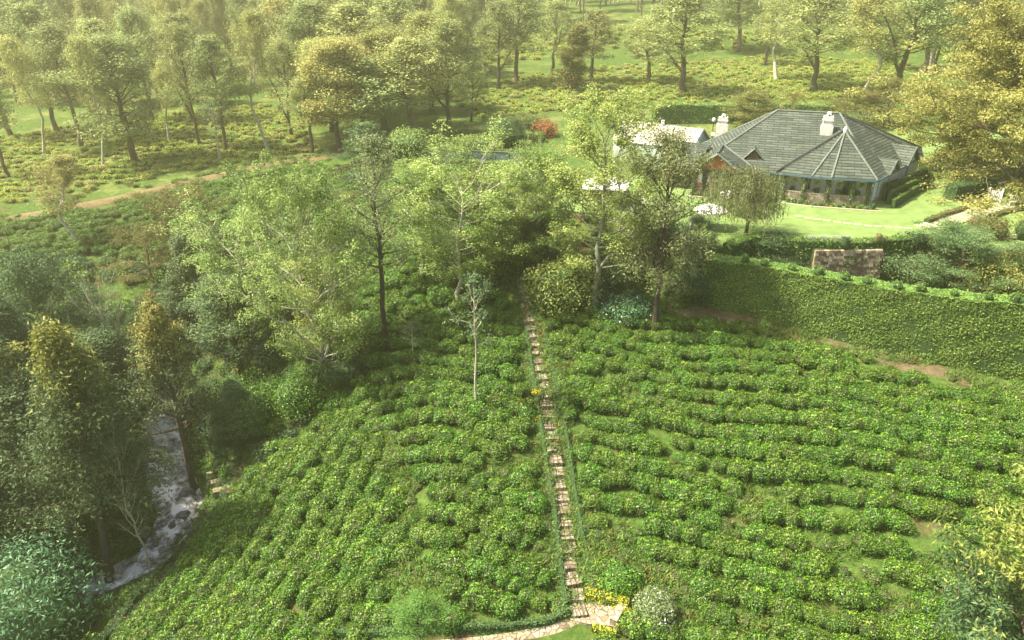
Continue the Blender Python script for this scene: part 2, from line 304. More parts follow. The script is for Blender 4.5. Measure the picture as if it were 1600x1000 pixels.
class MB:
    def __init__(s): s.V = []; s.F = {}; s.n = 0; s.T = []
    def add(s, V, Fs, mi=0, tint=None):
        V = np.asarray(V, float).reshape(-1, 3); s.V.append(V)
        s.T.append(np.full(len(V), .5) if tint is None else tint)
        by = {}
        if isinstance(Fs, np.ndarray): s.F.setdefault((Fs.shape[1], mi), []).append(Fs + s.n)
        else:
            for f in Fs: by.setdefault(len(f), []).append(f)
            for k, v in by.items(): s.F.setdefault((k, mi), []).append(np.array(v) + s.n)
        s.n += len(V); return s
    def box(s, c, d, rz=0, mi=0, taper=1.):
        x, y, z = d[0] / 2, d[1] / 2, d[2] / 2
        V = np.array([(-x,-y,-z),(x,-y,-z),(x,y,-z),(-x,y,-z),(-x*taper,-y*taper,z),(x*taper,-y*taper,z),(x*taper,y*taper,z),(-x*taper,y*taper,z)])
        ca, sa = math.cos(rz), math.sin(rz); V = np.stack([V[:,0]*ca - V[:,1]*sa, V[:,0]*sa + V[:,1]*ca, V[:,2]], 1) + np.array(c)
        return s.add(V, [(0,3,2,1),(4,5,6,7),(0,1,5,4),(1,2,6,5),(2,3,7,6),(3,0,4,7)], mi)
    def tube(s, P, rad, n=6, mi=0, cap=True):
        P = np.asarray(P, float); k = len(P); rad = np.broadcast_to(rad, (k,)); V = []
        for i in range(k):
            d = P[min(i + 1, k - 1)] - P[max(i - 1, 0)]; d = d / (np.linalg.norm(d) + 1e-9)
            a = np.cross(d, (0, 0, 1) if abs(d[2]) < .95 else (1, 0, 0)); a /= np.linalg.norm(a); b = np.cross(d, a)
            th = np.arange(n) * 2 * math.pi / n
            V.append(P[i] + rad[i] * (np.cos(th)[:, None] * a + np.sin(th)[:, None] * b))
        Fs = [(i*n+j, i*n+(j+1) % n, (i+1)*n+(j+1) % n, (i+1)*n+j) for i in range(k-1) for j in range(n)]
        s.add(np.concatenate(V), Fs, mi)
        if cap: s.F.setdefault((n, mi), []).append(np.array([[s.n-n+j for j in range(n)]]))
        return s
    def prism(s, poly, z0, z1_, mi=0):
        n = len(poly); V = [(x, y, z0) for x, y in poly] + [(x, y, z1_) for x, y in poly]
        return s.add(V, [tuple(range(n))[::-1], tuple(range(n, 2*n))] + [(i, (i+1) % n, n+(i+1) % n, n+i) for i in range(n)], mi)
    def face(s, V, mi=0): return s.add(V, [tuple(range(len(V)))], mi)
    def slab(s, V, th, mi=0):
        """thick polygon: V upper face corners, th thickness downwards along its normal"""
        V = np.asarray(V, float); nn = np.cross(V[1] - V[0], V[2] - V[0]); nn /= np.linalg.norm(nn)
        if nn[2] < 0: nn = -nn
        n = len(V); B = V - nn * th
        return s.add(np.concatenate([V, B]), [tuple(range(n)), tuple(range(n, 2*n))[::-1]] + [(i, n+i, n+(i+1) % n, (i+1) % n) for i in range(n)], mi)
    def blob(s, c, r, seg=8, mi=0, seed=0, amp=.15):
        V = []; rg = np.random.default_rng(seed); ph = rg.random(6) * 6
        for i in range(1, seg):
            th = math.pi * i / seg
            for j in range(seg * 2):
                a = math.pi * j / seg; d = np.array([math.sin(th)*math.cos(a), math.sin(th)*math.sin(a), math.cos(th)])
                k = 1 + amp * (math.sin(d[0]*3+ph[0]) + math.sin(d[1]*4+ph[1]) + math.sin(d[2]*4+ph[2]+d[0]*2)) * .6
                V.append(d * k * np.array(r))
        V.append((0, 0, r[2])); V.append((0, 0, -r[2])); m = seg * 2; nn = len(V)
        Fs = [(i*m+j, (i+1)*m+j, (i+1)*m+(j+1) % m, i*m+(j+1) % m) for i in range(seg-2) for j in range(m)]
        Fs += [(nn-2, j, (j+1) % m) for j in range(m)] + [(nn-1, (seg-2)*m+(j+1) % m, (seg-2)*m+j) for j in range(m)]
        return s.add(np.array(V) + np.array(c), Fs, mi)
    def build(s, name, mats, parent=None, smooth=False, link=True, uvf=None):
        if not isinstance(mats, (list, tuple)): mats = [mats]
        V = np.concatenate(s.V); FL = []; mi = []
        for (k, m_), L in s.F.items():
            f = np.concatenate(L); FL.append(f); mi += [m_] * len(f)
        uv = None
        if uvf is not None: uv = uvf(V, FL)
        return mk(name, V, FL, mats, parent, mi, np.concatenate(s.T), smooth, link, uv)
def norm(a): return a / (np.linalg.norm(a, axis=1, keepdims=True) + 1e-9)
def leaf_quads(P, Nrm, L, Wd, rg, up=None):
    n = len(P); Nn = norm(Nrm); d = norm(np.cross(Nn, rg.normal(size=(n, 3))))
    if up is not None: d = norm(d * (1 - abs(up)) + np.array([0, 0, 1.]) * up + rg.normal(size=(n, 3)) * .15); Nn = norm(np.cross(d, rg.normal(size=(n, 3))))
    t = np.cross(Nn, d); s = (.65 + .7 * rg.random(n))[:, None]
    l = L * s; w = Wd * s
    V = np.stack([P - d * l / 2, P + t * w / 2, P + d * l / 2, P - t * w / 2], 1).reshape(-1, 3)
    return V, np.arange(4 * n).reshape(n, 4)
def tag(o, label=None, cat=None, group=None, kind=None):
    if label: o['label'] = label
    if cat: o['category'] = cat
    if group: o['group'] = group
    if kind: o['kind'] = kind
    return o
def empty(name, loc, rz=0, label=None, cat=None, group=None):
    o = bpy.data.objects.new(name, None); COL.objects.link(o); o.location = loc; o.rotation_euler = (0, 0, rz); o.empty_display_size = .3
    return tag(o, label, cat, group)
# ------------------------------------------------------------------ ground sheet
def axis(lo, hi, a, b, fine):
    xs = list(np.arange(a, b + 1e-6, fine)); st = fine; x = b
    while x < hi: st *= 1.12; x += st; xs.append(x)
    st = fine; x = a; pre = []
    while x > lo: st *= 1.12; x -= st; pre.append(x)
    return np.array(pre[::-1] + xs)
ax = axis(-1200, 1200, -70, 75, .6); ay = axis(-60, 1500, 16, 110, .6)
XX, YY = np.meshgrid(ax, ay); ZZ = Z(XX, YY)
STREAM_PX = [(262,600),(250,640),(248,672),(258,715),(268,755),(284,795),(268,835),(238,872),(180,900),(110,925),(0,950),(-140,985)]
SW = [1.0, 1.2, 1.3, 1.3, 1.5, 1.4, 1.2, .9, .9, 1.0, 1.2, 1.5]
STREAMZ = np.array([-16.9 - .13 * i for i in range(len(STREAM_PX))])
STREAM = np.array([plane(*p, STREAMZ[i]) for i, p in enumerate(STREAM_PX)])
def chan(x, y, z):
    d = np.full(np.shape(x), 1e9); zs = np.zeros(np.shape(x)); wd = np.ones(np.shape(x))
    for i in range(1, len(STREAM)):
        a, b = STREAM[i-1], STREAM[i]; v = b - a
        t = np.clip(((x - a[0]) * v[0] + (y - a[1]) * v[1]) / (v @ v), 0, 1); dd = np.hypot(x - a[0] - t*v[0], y - a[1] - t*v[1])
        m = dd < d; d = np.where(m, dd, d); zs = np.where(m, STREAMZ[i-1]*(1-t) + STREAMZ[i]*t, zs); wd = np.where(m, SW[i-1]*(1-t)+SW[i]*t, wd)
    bed = zs - .5
    k = np.clip((d - wd) / 2.2, 0, 1); k = k * k * (3 - 2 * k)
    zz = bed * (1 - k) + np.maximum(z, zs + .3 * k) * k
    return np.where(d < wd + 2.2, zz, z)
_Z0 = Z
def Z(x, y):
    x = np.asarray(x, float); y = np.asarray(y, float); return chan(x, y, _Z0(x, y))
ZZ = Z(XX, YY)
gr = np.full(XX.shape, .135)
gr = gr + np.where(YY > 95, .22, 0)
V = np.stack([XX.ravel(), YY.ravel(), ZZ.ravel()], 1); ny, nx = XX.shape
ii = (np.arange(ny - 1)[:, None] * nx + np.arange(nx - 1)[None]).ravel()
FQ = np.stack([ii, ii + 1, ii + nx + 1, ii + nx], 1)
g = mk('ground', V, [FQ], [M['ground']], smooth=True); tag(g, kind='structure')
def set_green():
    a = g.data.attributes.new('green', 'FLOAT', 'POINT'); a.data.foreach_set('value', gr.ravel().astype(np.float32))
def ribbon(name, line, w, mat, lift=.05, kind='structure', step=.6):
    P = [np.array(line[0])]
    for i in range(1, len(line)):
        a, b = np.array(line[i-1]), np.array(line[i]); n = max(1, int(np.linalg.norm(b-a) / step))
        for k in range(1, n+1): P.append(a + (b-a)*k/n)
    P = np.array(P)
    for _ in range(4): P[1:-1] = (P[:-2] + P[1:-1]*2 + P[2:]) / 4
    d = np.gradient(P, axis=0); d /= np.linalg.norm(d, axis=1, keepdims=True); s = np.stack([-d[:,1], d[:,0]], 1)
    m = 5; off = np.linspace(-1, 1, m); ww = w * (1 + .15*np.sin(np.arange(len(P))*.7)) if np.isscalar(w) else w
    ww = np.broadcast_to(ww, (len(P),))
    X = P[:, None, 0] + s[:, None, 0]*off*ww[:, None]/2; Y = P[:, None, 1] + s[:, None, 1]*off*ww[:, None]/2
    zz = Z(X, Y) + lift - (np.abs(off) > .9) * (lift + .12)
    V = np.stack([X.ravel(), Y.ravel(), zz.ravel()], 1); k = len(P)
    ii = (np.arange(k-1)[:, None]*m + np.arange(m-1)[None]).ravel()
    o = mk(name, V, [np.stack([ii, ii+m, ii+m+1, ii+1], 1)], [mat], smooth=True); tag(o, kind=kind); return P
# stream
def build_stream():
    n = 300; t = np.linspace(0, len(STREAM)-1, n); P = np.stack([np.interp(t, range(len(STREAM)), STREAM[:, k]) for k in (0, 1)], 1)
    for _ in range(60): P[1:-1] = (P[:-2]+P[1:-1]*2+P[2:])/4
    w = np.interp(t, range(len(SW)), SW) + .4; z = np.interp(t, range(len(SW)), STREAMZ)
    d = np.gradient(P, axis=0); d /= np.linalg.norm(d, axis=1, keepdims=True); s = np.stack([-d[:,1], d[:,0]], 1)
    m = 29; off = np.linspace(-1, 1, m); V = []; foam = []; uvv = []
    L = np.concatenate([[0], np.cumsum(np.linalg.norm(np.diff(P, axis=0), axis=1))])
    for i in range(n):
        for j in range(m):
            x = P[i] + s[i]*off[j]*w[i]; fo = fbm(x[0]*1., x[1]*1., 1.3, 3)
            f2 = fbm(x[0]*3.1+L[i]*.8, x[1]*3.1, 1.1, 3); V.append((x[0], x[1], z[i] + .06*fo + .055*f2)); fm = .10 + .12*max(0, fo-.1) + .09*max(0, f2-.5)
            pxx, pyy = pix(x[0], x[1], z[i])
            for cx, cy, r, a in [(248,672,22,.22),(255,730,10,.12),(262,765,14,.2),(284,800,13,.25),(268,828,12,.22),(245,865,10,.15),(180,905,18,.35),(215,893,14,.15),(140,918,12,.2)]:
                q_ = math.hypot(pxx-cx, (pyy-cy)*1.1)/r; fm += a*math.exp(-q_*q_)
            foam.append(fm); uvv.append((off[j]*w[i], L[i]))
    ii = (np.arange(n-1)[:, None]*m + np.arange(m-1)[None]).ravel(); Fq = np.stack([ii, ii+m, ii+m+1, ii+1], 1)
    uvv = np.array(uvv)[Fq.ravel()]
    o = mk('stream', V, [Fq], [M['water']], smooth=True, uv=uvv); tag(o, kind='structure')
    a = o.data.attributes.new('foam', 'FLOAT', 'POINT'); a.data.foreach_set('value', np.array(foam, np.float32))
build_stream()
TRACK = ribbon('dirt_track', [hit(*p)[:2] for p in [(-260,400),(-60,358),(40,338),(120,323),(200,308),(270,290),(340,275),(420,258),(480,249),(540,240)]], 2.6, M['track'], .22)
ribbon('footpath', [hit(*p)[:2] for p in [(486,252),(505,272),(530,292),(580,300),(640,298),(720,330),(800,372)]], 1.4, M['soil'], .16)
ribbon('path', [hit(*p)[:2] for p in [(1040,478),(1120,492),(1200,508),(1290,536),(1380,560),(1470,583),(1560,603),(1700,635)]], 2.0, M['soil'], .16)
ribbon('path', [hit(*p)[:2] for p in [(150,1060),(215,985),(265,905),(330,825),(365,770)]], .8, M['soil'], .06)
LE = LAWN.copy(); lw = MB(); lw.face([(x, y, .004) for x, y in LE]); lo = lw.build('lawn', M['lawn']); tag(lo, kind='structure')
# ------------------------------------------------------------------ foliage generators
def tube_path(p0, d0, L, n, curve, rg, wob=.12):
    P = [p0]; d = d0 / np.linalg.norm(d0)
    for i in range(n):
        d = d + np.array([0, 0, curve / n]) + rg.normal(size=3) * wob; d /= np.linalg.norm(d); P.append(P[-1] + d * L / n)
    return np.array(P)
def tree_proto(seed, H, Rr, bole=.3, shape='ovoid', limbs=22, elev=(.1, .9), curve=.3, nl=9000, ls=.22, asp=.5, cr=.9, flat=.6, tr=.22,
               leaf='fine', bark='bark', droop=None, sub=4, leaf2=None, frac2=0, fork=0, bare=0., wob=.35, inner=.0, subL=.42):
    rg = np.random.default_rng(seed); tb = MB()
    nseg = 9; top = H * (.93 if shape != 'dome' else .75); T = [np.zeros(3)]
    for i in range(nseg): T.append(np.array([T[-1][0] + rg.normal()*wob*H/40, T[-1][1] + rg.normal()*wob*H/40, top*(i+1)/nseg]))
    T = np.array(T)
    rad = tr * (1 - np.linspace(0, 1, nseg+1))**.8 + .03; rad[0] *= 1.35
    T2 = T.copy(); T2[0, 2] = -.5
    tb.tube(T2, rad, 8)
    C = []; 
    if fork:
        for k in range(fork):
            a = k*2.6+rg.random(); P = tube_path(T[2], np.array([math.cos(a)*.7, math.sin(a)*.7, 1.3]), H*.6, 6, .3, rg, .1); tb.tube(P, np.linspace(tr*.7, .04, 7), 6); 
            for q_ in P[2:]: C.append(q_)
    def tp(s): 
        f = s*nseg*1.0; i = min(int(f), nseg-1); f -= i; return T[i]*(1-f)+T[i+1]*f
    for i in range(limbs):
        u = (i+.5)/limbs; s = bole+(1-bole)*u*.98
        sh = {'ovoid': math.sin(math.pi*(.16+.80*u))**.8, 'cone': (1-u)**.85*.95+.08, 'dome': math.sqrt(max(0, 1-u*u))*.95+.1, 'spread': .55+.45*math.sin(math.pi*(u*.9+.05)),
              'col': .8*math.sin(math.pi*(.1+.85*u))**.4, 'umb': .45+.55*u}[shape]
        az = i*2.4+rg.random()*.8; L = Rr*sh*(.72+.45*rg.random()); el = elev[0]+(elev[1]-elev[0])*u+rg.normal()*.12
        d = np.array([math.cos(az)*math.cos(el), math.sin(az)*math.cos(el), math.sin(el)])
        if shape == 'dome': L *= 1.0; 
        P = tube_path(tp(s), d, L, 5, curve, rg, .13); r0 = max(.03, tr*(1-u*.75)*.42); tb.tube(P, np.linspace(r0, .015, 6), 5)
        C.append(P[-1]); C.append(P[4]); 
        if inner: C.append(P[3])
        for k in range(sub):
            b = P[2+k % 3]; a2 = (1 if k % 2 else -1)*(.5+rg.random()*.6); dd = P[-1]-P[2]; dd = dd/np.linalg.norm(dd)
            dd = np.array([dd[0]*math.cos(a2)-dd[1]*math.sin(a2), dd[0]*math.sin(a2)+dd[1]*math.cos(a2), dd[2]+rg.normal()*.25])
            Q = tube_path(b, dd, L*subL*(.7+.6*rg.random()), 3, curve*.6, rg, .15); tb.tube(Q, np.linspace(max(.02, r0*.4), .01, 4), 4)
            C.append(Q[-1])
            if rg.random() < .6: C.append(Q[2])
    if shape in ('cone', 'col', 'ovoid'): C.append(T[-1]); C.append(T[-1]+[0, 0, H*.04])
    C = np.array(C)
    if bare: C = C[rg.random(len(C)) > bare]
    w = .5+rg.random(len(C)); w /= w.sum(); cnt = rg.multinomial(nl, w); idx = np.repeat(np.arange(len(C)), cnt)
    crs = cr*(.6+.8*rg.random(len(C)))[idx][:, None]
    dirs = norm(rg.normal(size=(nl, 3))); rr = rg.random((nl, 1))**.45
    off = dirs*rr*crs; off[:, 2] *= flat
    P = C[idx]+off
    if droop is not None: P[:, 2] -= rg.random(nl)*crs[:, 0]*1.2
    nrm = dirs*.7+np.array([0, 0, .75])+rg.normal(size=(nl, 3))*.55
    Vq, Fq = leaf_quads(P, nrm, ls, ls*asp, rg, droop)
    ct = .5*rg.random(len(C)); ti = np.clip(ct[idx]*.9+.55*rg.random(nl), 0, 1)
    mats = [M[leaf]]; mi = np.zeros(nl, int)
    if leaf2:
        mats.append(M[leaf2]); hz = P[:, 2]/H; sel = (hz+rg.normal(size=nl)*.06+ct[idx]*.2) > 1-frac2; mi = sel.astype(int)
    cb = mk('crown', Vq, [Fq], mats, None, mi, np.repeat(ti, 4), link=False)
    tbo = tb.build('trunk', M[bark], None, smooth=True, link=False)
    cc = Vq.reshape(-1, 4, 3).mean(1); Hm = float(np.percentile(cc[:, 2], 99.6)); Rm = float(np.percentile(np.hypot(cc[:, 0], cc[:, 1]), 93))
    return dict(H=Hm, R=Rm, trunk=tbo, crown=cb)
def shrub_mesh(name, seed, r, h, nl, ls, asp, leaf, lob=6, leaf2=None, f2=0., stem='core', up=.3, link=False, core=.62):
    """multi-lobed bush: leaf faces through a lumpy shell around a woody core"""
    rg = np.random.default_rng(seed); b = MB()
    b.blob((0, 0, h*.42), (r*core, r*core, h*.45), 6, 1, seed, .2)
    C = [np.array([0, 0, h*.5])]; Rs = [np.array([r*.75, r*.75, h*.5])]
    for i in range(lob):
        a = i*2.4+rg.random(); k = .45+.2*rg.random(); C.append(np.array([math.cos(a)*r*k, math.sin(a)*r*k, h*(.38+.25*rg.random())])); q_ = .42+.2*rg.random(); Rs.append(np.array([r*q_, r*q_, h*q_*.9]))
    C = np.array(C); Rs = np.array(Rs); w = (Rs[:, 0]**2); idx = rg.choice(len(C), nl, p=w/w.sum())
    d = norm(rg.normal(size=(nl, 3))+np.array([0, 0, .35])); sh = (.82+.26*rg.random((nl, 1)))
    P = C[idx]+d*Rs[idx]*sh; P[:, 2] = np.maximum(P[:, 2], .03+.1*rg.random(nl))
    nrm = d+np.array([0, 0, up])+rg.normal(size=(nl, 3))*.6
    Vq, Fq = leaf_quads(P, nrm, ls, ls*asp, rg); ti = np.clip(rg.random(nl)*.8+.25*rg.random(len(C))[idx], 0, 1)
    mats = [M[leaf], M[stem]]
    if leaf2:
        mats.append(M[leaf2]); s = rg.random(nl) < f2; b.add(Vq.reshape(-1, 4, 3)[~s].reshape(-1, 3), np.arange((~s).sum()*4).reshape(-1, 4), 0, np.repeat(ti[~s], 4))
        b.add(Vq.reshape(-1, 4, 3)[s].reshape(-1, 3), np.arange(s.sum()*4).reshape(-1, 4), 2, np.repeat(ti[s], 4))
    else: b.add(Vq, Fq, 0, np.repeat(ti, 4))
    o = b.build(name, mats, link=link); return o
def tea_mesh(seed, nl=1350, r=.80, h=1.08, ls=.125):
    rg = np.random.default_rng(seed); b = MB(); b.blob((0, 0, h*.42), (r*.86, r*.86, h*.46), 7, 1, seed, .1)
    d = norm(rg.normal(size=(nl, 3))); d[:, 2] = np.abs(d[:, 2])*np.where(rg.random(nl) < .12, -.3, 1); a = np.arctan2(d[:, 1], d[:, 0]); ph = rg.random(8)*6.28
    lump = 1+.15*np.sin(3*a+ph[0])+.10*np.sin(5*a+ph[1]); P = np.stack([d[:, 0]*r*lump, d[:, 1]*r*lump, h*.30+np.sign(d[:, 2])*np.abs(d[:, 2])**.62*h*.64], 1)
    P[:, 2] += .12*np.sin(P[:, 0]*6+ph[2])*np.cos(P[:, 1]*5.5+ph[3])*np.clip(P[:, 2]/h, 0, 1)+.06*rg.normal(size=nl); P[:, :2] *= (1+.06*rg.normal(size=(nl, 1))); P[:, 2] = np.maximum(P[:, 2], .04)
    nrm = d*.8+np.array([0, 0, .5])+rg.normal(size=(nl, 3))*.65; Vq, Fq = leaf_quads(P, nrm, ls, ls*.48, rg)
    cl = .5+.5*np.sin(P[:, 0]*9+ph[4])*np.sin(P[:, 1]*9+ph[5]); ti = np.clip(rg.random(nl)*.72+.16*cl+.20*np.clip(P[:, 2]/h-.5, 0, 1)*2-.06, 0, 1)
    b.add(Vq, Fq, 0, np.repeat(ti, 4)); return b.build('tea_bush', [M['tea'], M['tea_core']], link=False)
# geometry nodes scatter
def scatter(name, pts, rot, scl, idx, sources, kind='stuff'):
    me = bpy.data.meshes.new(name); me.from_pydata([tuple(p) for p in pts], [], [])
    for nm, ty, arr, f in [('rot', 'FLOAT_VECTOR', rot, 'vector'), ('scl', 'FLOAT', scl, 'value'), ('idx', 'INT', idx, 'value')]:
        a = me.attributes.new(nm, ty, 'POINT'); a.data.foreach_set(f, np.asarray(arr).ravel())
    o = bpy.data.objects.new(name, me); COL.objects.link(o); tag(o, kind=kind)
    ng = bpy.data.node_groups.new(name+'_nodes', 'GeometryNodeTree')
    ng.interface.new_socket('Geometry', in_out='INPUT', socket_type='NodeSocketGeometry'); ng.interface.new_socket('Geometry', in_out='OUTPUT', socket_type='NodeSocketGeometry')
    n = ng.nodes; L = ng.links; gi = n.new('NodeGroupInput'); go = n.new('NodeGroupOutput')
    iop = n.new('GeometryNodeInstanceOnPoints'); L.new(gi.outputs[0], iop.inputs['Points'])
    gti = n.new('GeometryNodeJoinGeometry')
    for s in sources[::-1]:
        oi = n.new('GeometryNodeObjectInfo'); oi.inputs['Object'].default_value = s; oi.inputs['As Instance'].default_value = True; L.new(oi.outputs['Geometry'], gti.inputs[0])
    L.new(gti.outputs[0], iop.inputs['Instance']); iop.inputs['Pick Instance'].default_value = True
    def attr(nm, ty):
        a = n.new('GeometryNodeInputNamedAttribute'); a.data_type = ty; a.inputs['Name'].default_value = nm; return a.outputs['Attribute']
    L.new(attr('idx', 'INT'), iop.inputs['Instance Index'])
    e2r = n.new('FunctionNodeEulerToRotation'); L.new(attr('rot', 'FLOAT_VECTOR'), e2r.inputs[0]); L.new(e2r.outputs[0], iop.inputs['Rotation'])
    L.new(attr('scl', 'FLOAT'), iop.inputs['Scale']); L.new(iop.outputs[0], go.inputs[0])
    md = o.modifiers.new('scatter', 'NODES'); md.node_group = ng
    return o
# ------------------------------------------------------------------ tea
NB = 5
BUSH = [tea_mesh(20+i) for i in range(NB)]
STAIR_PX = [(905,968),(893,900),(886,850),(880,800),(872,750),(864,700),(856,650),(848,600),(840,560),(832,525),(824,490),(817,455),(812,430)]
STAIR = np.array([hit(*p)[:2] for p in STAIR_PX])
rT1 = poly_px([(865,1120),(900,905),(880,800),(866,700),(852,600),(842,530),(850,490),(930,492),(1030,503),(1110,510),(1200,530),(1290,557),(1380,584),(1460,605),(1560,626),(1700,650),(1800,680),(1900,1150)])
rT2 = poly_px([(60,1150),(205,990),(270,905),(340,820),(400,745),(470,690),(540,640),(560,585),(640,530),(740,500),(812,470),(826,520),(838,580),(846,650),(856,720),(868,800),(880,880),(885,960),(700,985),(600,992),(480,990),(400,1120)])
rT3 = poly_px([(-150,400),(0,358),(100,340),(200,322),(300,296),(430,270),(500,262),(560,300),(640,330),(500,345),(420,395),(300,420),(150,400),(0,440),(-150,480)])
rT4 = poly_px([(545,590),(470,540),(520,440),(500,350),(620,330),(760,335),(812,400),(815,470),(740,500),(640,530)])
rT5 = poly_px([(-200,340),(0,322),(120,300),(220,285),(330,262),(420,248),(490,236),(470,190),(420,165),(200,185),(0,215),(-200,240)])
BARE = [(640,905,70,38),(660,965,60,30),(790,738,40,22),(640,780,22,60),(610,720,10,60),(840,870,30,16),(720,950,40,25),(960,600,75,13),(1010,625,60,12),(1180,785,55,25),(1130,835,40,16),(1290,862,70,14),
        (1340,905,60,14),(960,850,50,40),(1010,925,75,48),(1060,960,60,50),(905,880,30,45),(1400,960,60,30),(890,585,22,28),(1180,975,60,12),(960,955,70,40),(845,730,16,10),(1440,880,60,22),(868,590,14,42)]
def bare(x, y, z):
    px, py = pix(x, y, z); m = np.zeros(np.shape(x), bool)
    for cx, cy, rx, ry in BARE: m |= ((px-cx)/rx)**2+((py-cy)/ry)**2 < .72
    return m
def rows(poly, ang, srow, sal, jit=.16, wav=.9, thin=.0, rg=RNG, exclude=True):
    c = poly.mean(0); ca, sa = math.cos(ang), math.sin(ang)
    q = poly-c; u = q[:, 0]*ca+q[:, 1]*sa; v = -q[:, 0]*sa+q[:, 1]*ca
    U, Vv = np.meshgrid(np.arange(u.min()-2, u.max()+2, sal), np.arange(v.min()-2, v.max()+2, srow))
    U = U+rg.random((Vv.shape[0], 1))*sal+rg.normal(size=U.shape)*jit; Vv = Vv+rg.normal(size=U.shape)*jit*.8+wav*np.sin(U*.11+Vv*.05)+.35*np.sin(U*.37+Vv*.3)
    U, Vv = U.ravel(), Vv.ravel(); x = c[0]+U*ca-Vv*sa; y = c[1]+U*sa+Vv*ca
    m = inside(poly, x, y); x, y = x[m], y[m]; z = Z(x, y)
    m = sdist(STAIR, x, y, False) > 1.55
    nz = fbm(x, y, .33, 3)+fbm(x+9, y-4, .12, 2)*.6; m &= nz < 1.55-thin; m &= rg.random(len(x)) > .02
    if exclude: m &= ~bare(x, y, z)
    return np.stack([x, y, z], 1)[m]
def dirang(a, b):
    p, q = hit(*a), hit(*b); return math.atan2(q[1]-p[1], q[0]-p[0])
tea = []
tea.append((rows(rT1, dirang((900,590),(1500,700)), 1.50, .82, .17), 1.0, 'R'))
split = poly_px([(60,1150),(205,990),(270,905),(340,820),(400,745),(470,690),(540,640),(560,585),(585,640),(600,720),(625,800),(640,880),(600,960),(560,1120)])
pT2 = rT2
A = rows(split, dirang((300,985),(548,650)), 1.60, .78, .14, wav=.45); tea.append((A, 1.0, 'L'))
B = rows(rT2, dirang((660,720),(830,770)), 1.50, .82, .17); B = B[~inside(split, B[:, 0], B[:, 1])]; tea.append((B, 1.0, 'L'))
tea.append((rows(rT3, dirang((50,380),(450,300)), 1.75, 1.0, exclude=False), 1.0, 'F'))
tea.append((rows(rT4, dirang((560,520),(740,470)), 1.5, 1.15, .3, exclude=False), 1.12, 'F'))
near = []; restp = []; rests = []
for P, s, side in tea:
    px, py = pix(P[:, 0], P[:, 1], P[:, 2]+.5); dd = depth(P[:, 1], P[:, 2])
    sc = s*(.80+.28*RNG.random(len(P))+.12*np.clip(fbm(P[:, 0], P[:, 1], .45, 2), -1, 1))
    for i in range(len(P)):
        vis = -25 < px[i] < 1625 and py[i] < 1022
        if side in 'RL' and vis: near.append((dd[i], P[i], sc[i], side))
        elif vis or (-200 < px[i] < 1850 and py[i] < 1150): restp.append(P[i]); rests.append(sc[i])
near.sort(key=lambda a: a[0])
for d_, p, s, side in near[300:]: restp.append(p); rests.append(s)
restp = np.array(restp); nR = len(restp); print('tea', len(near), nR)
o = scatter('tea_bushes', restp-[0, 0, .08], np.stack([RNG.normal(size=nR)*.06, RNG.normal(size=nR)*.06, RNG.random(nR)*6.28], 1), np.array(rests), RNG.integers(0, NB, nR), BUSH)
tag(o, 'continuous rows of green tea bushes covering the slopes beyond the nearest ones', 'tea bushes')
for d_, p, s, side in near[:300]:
    b = BUSH[random.randrange(NB)].copy(); COL.objects.link(b); b.location = (p[0], p[1], p[2]-.08); b.scale = (s, s, s*random.uniform(.88, 1.1)); b.rotation_euler = (0, 0, random.random()*6.28)
    if side == 'R': tag(b, 'rounded green tea bush in the foreground rows right of the stone steps', 'tea bush', 'nearest tea bushes right of the steps')
    else: tag(b, 'rounded green tea bush in the foreground rows left of the stone steps', 'tea bush', 'nearest tea bushes left of the steps')
# yellow-green low field crop beyond the track
LOW = [shrub_mesh('low_bush', 60+i, .8, .55, 260, .2, .5, 'mistol' if i == 2 else 'crop', 5, stem='tea_core') for i in range(3)]
P5 = rows(rT5, dirang((50,250),(420,225)), 2.3, 1.35, .35, exclude=False, thin=.25)
P5b = poly_px([(735,190),(740,150),(800,120),(1000,100),(1200,85),(1420,100),(1400,150),(1150,158),(1000,165)])
P5b = rows(P5b, 0.05, 2.6, 1.9, .6, exclude=False, thin=.3)
P5c = rows(poly_px([(730,175),(720,130),(820,95),(1000,75),(1350,72),(1500,90),(1500,50),(700,60),(650,140)]), 0.02, 4.5, 3.2, 1., exclude=False, thin=.3)
# grass tufts
def tuft(name, seed, nb, h, spread, leaf):
    rg = np.random.default_rng(seed); P = np.stack([rg.normal(size=nb)*spread, rg.normal(size=nb)*spread, np.zeros(nb)], 1)
    d = norm(np.stack([rg.normal(size=nb)*.45, rg.normal(size=nb)*.45, np.ones(nb)], 1)); l = h*(.5+rg.random(nb))[:, None]
    t = norm(np.cross(d, rg.normal(size=(nb, 3))))*.018*h/.3; bend = rg.normal(size=(nb, 3))*.25*l; bend[:, 2] = -abs(bend[:, 2])*.5
    V = np.stack([P-t, P+t, P+d*l*.6+t*.8, P+d*l*.6-t*.8, P+d*l+bend], 1).reshape(-1, 3); k = np.arange(nb)*5
    b = MB(); b.add(V, np.concatenate([np.stack([k, k+1, k+2, k+3], 1)]), 0, np.repeat(rg.random(nb), 5))
    b.F[(3, 0)] = [np.stack([k+3, k+2, k+4], 1)]
    return b.build(name, M[leaf], link=False)
TUFT = [tuft('grass_tuft', 1, 90, .42, .26, 'grass'), tuft('grass_tuft', 2, 110, .32, .32, 'grass'), tuft('grass_tuft', 3, 60, .5, .2, 'olive'), shrub_mesh('weed', 5, .42, .4, 170, .11, .4, 'grass', 4, stem='tea_core')]
def scat_random(poly, dens, rg=RNG):
    a, b = poly.min(0), poly.max(0); n = int((b-a).prod()*dens); x = a[0]+rg.random(n)*(b-a)[0]; y = a[1]+rg.random(n)*(b-a)[1]; m = inside(poly, x, y); x, y = x[m], y[m]
    return np.stack([x, y, Z(x, y)], 1)
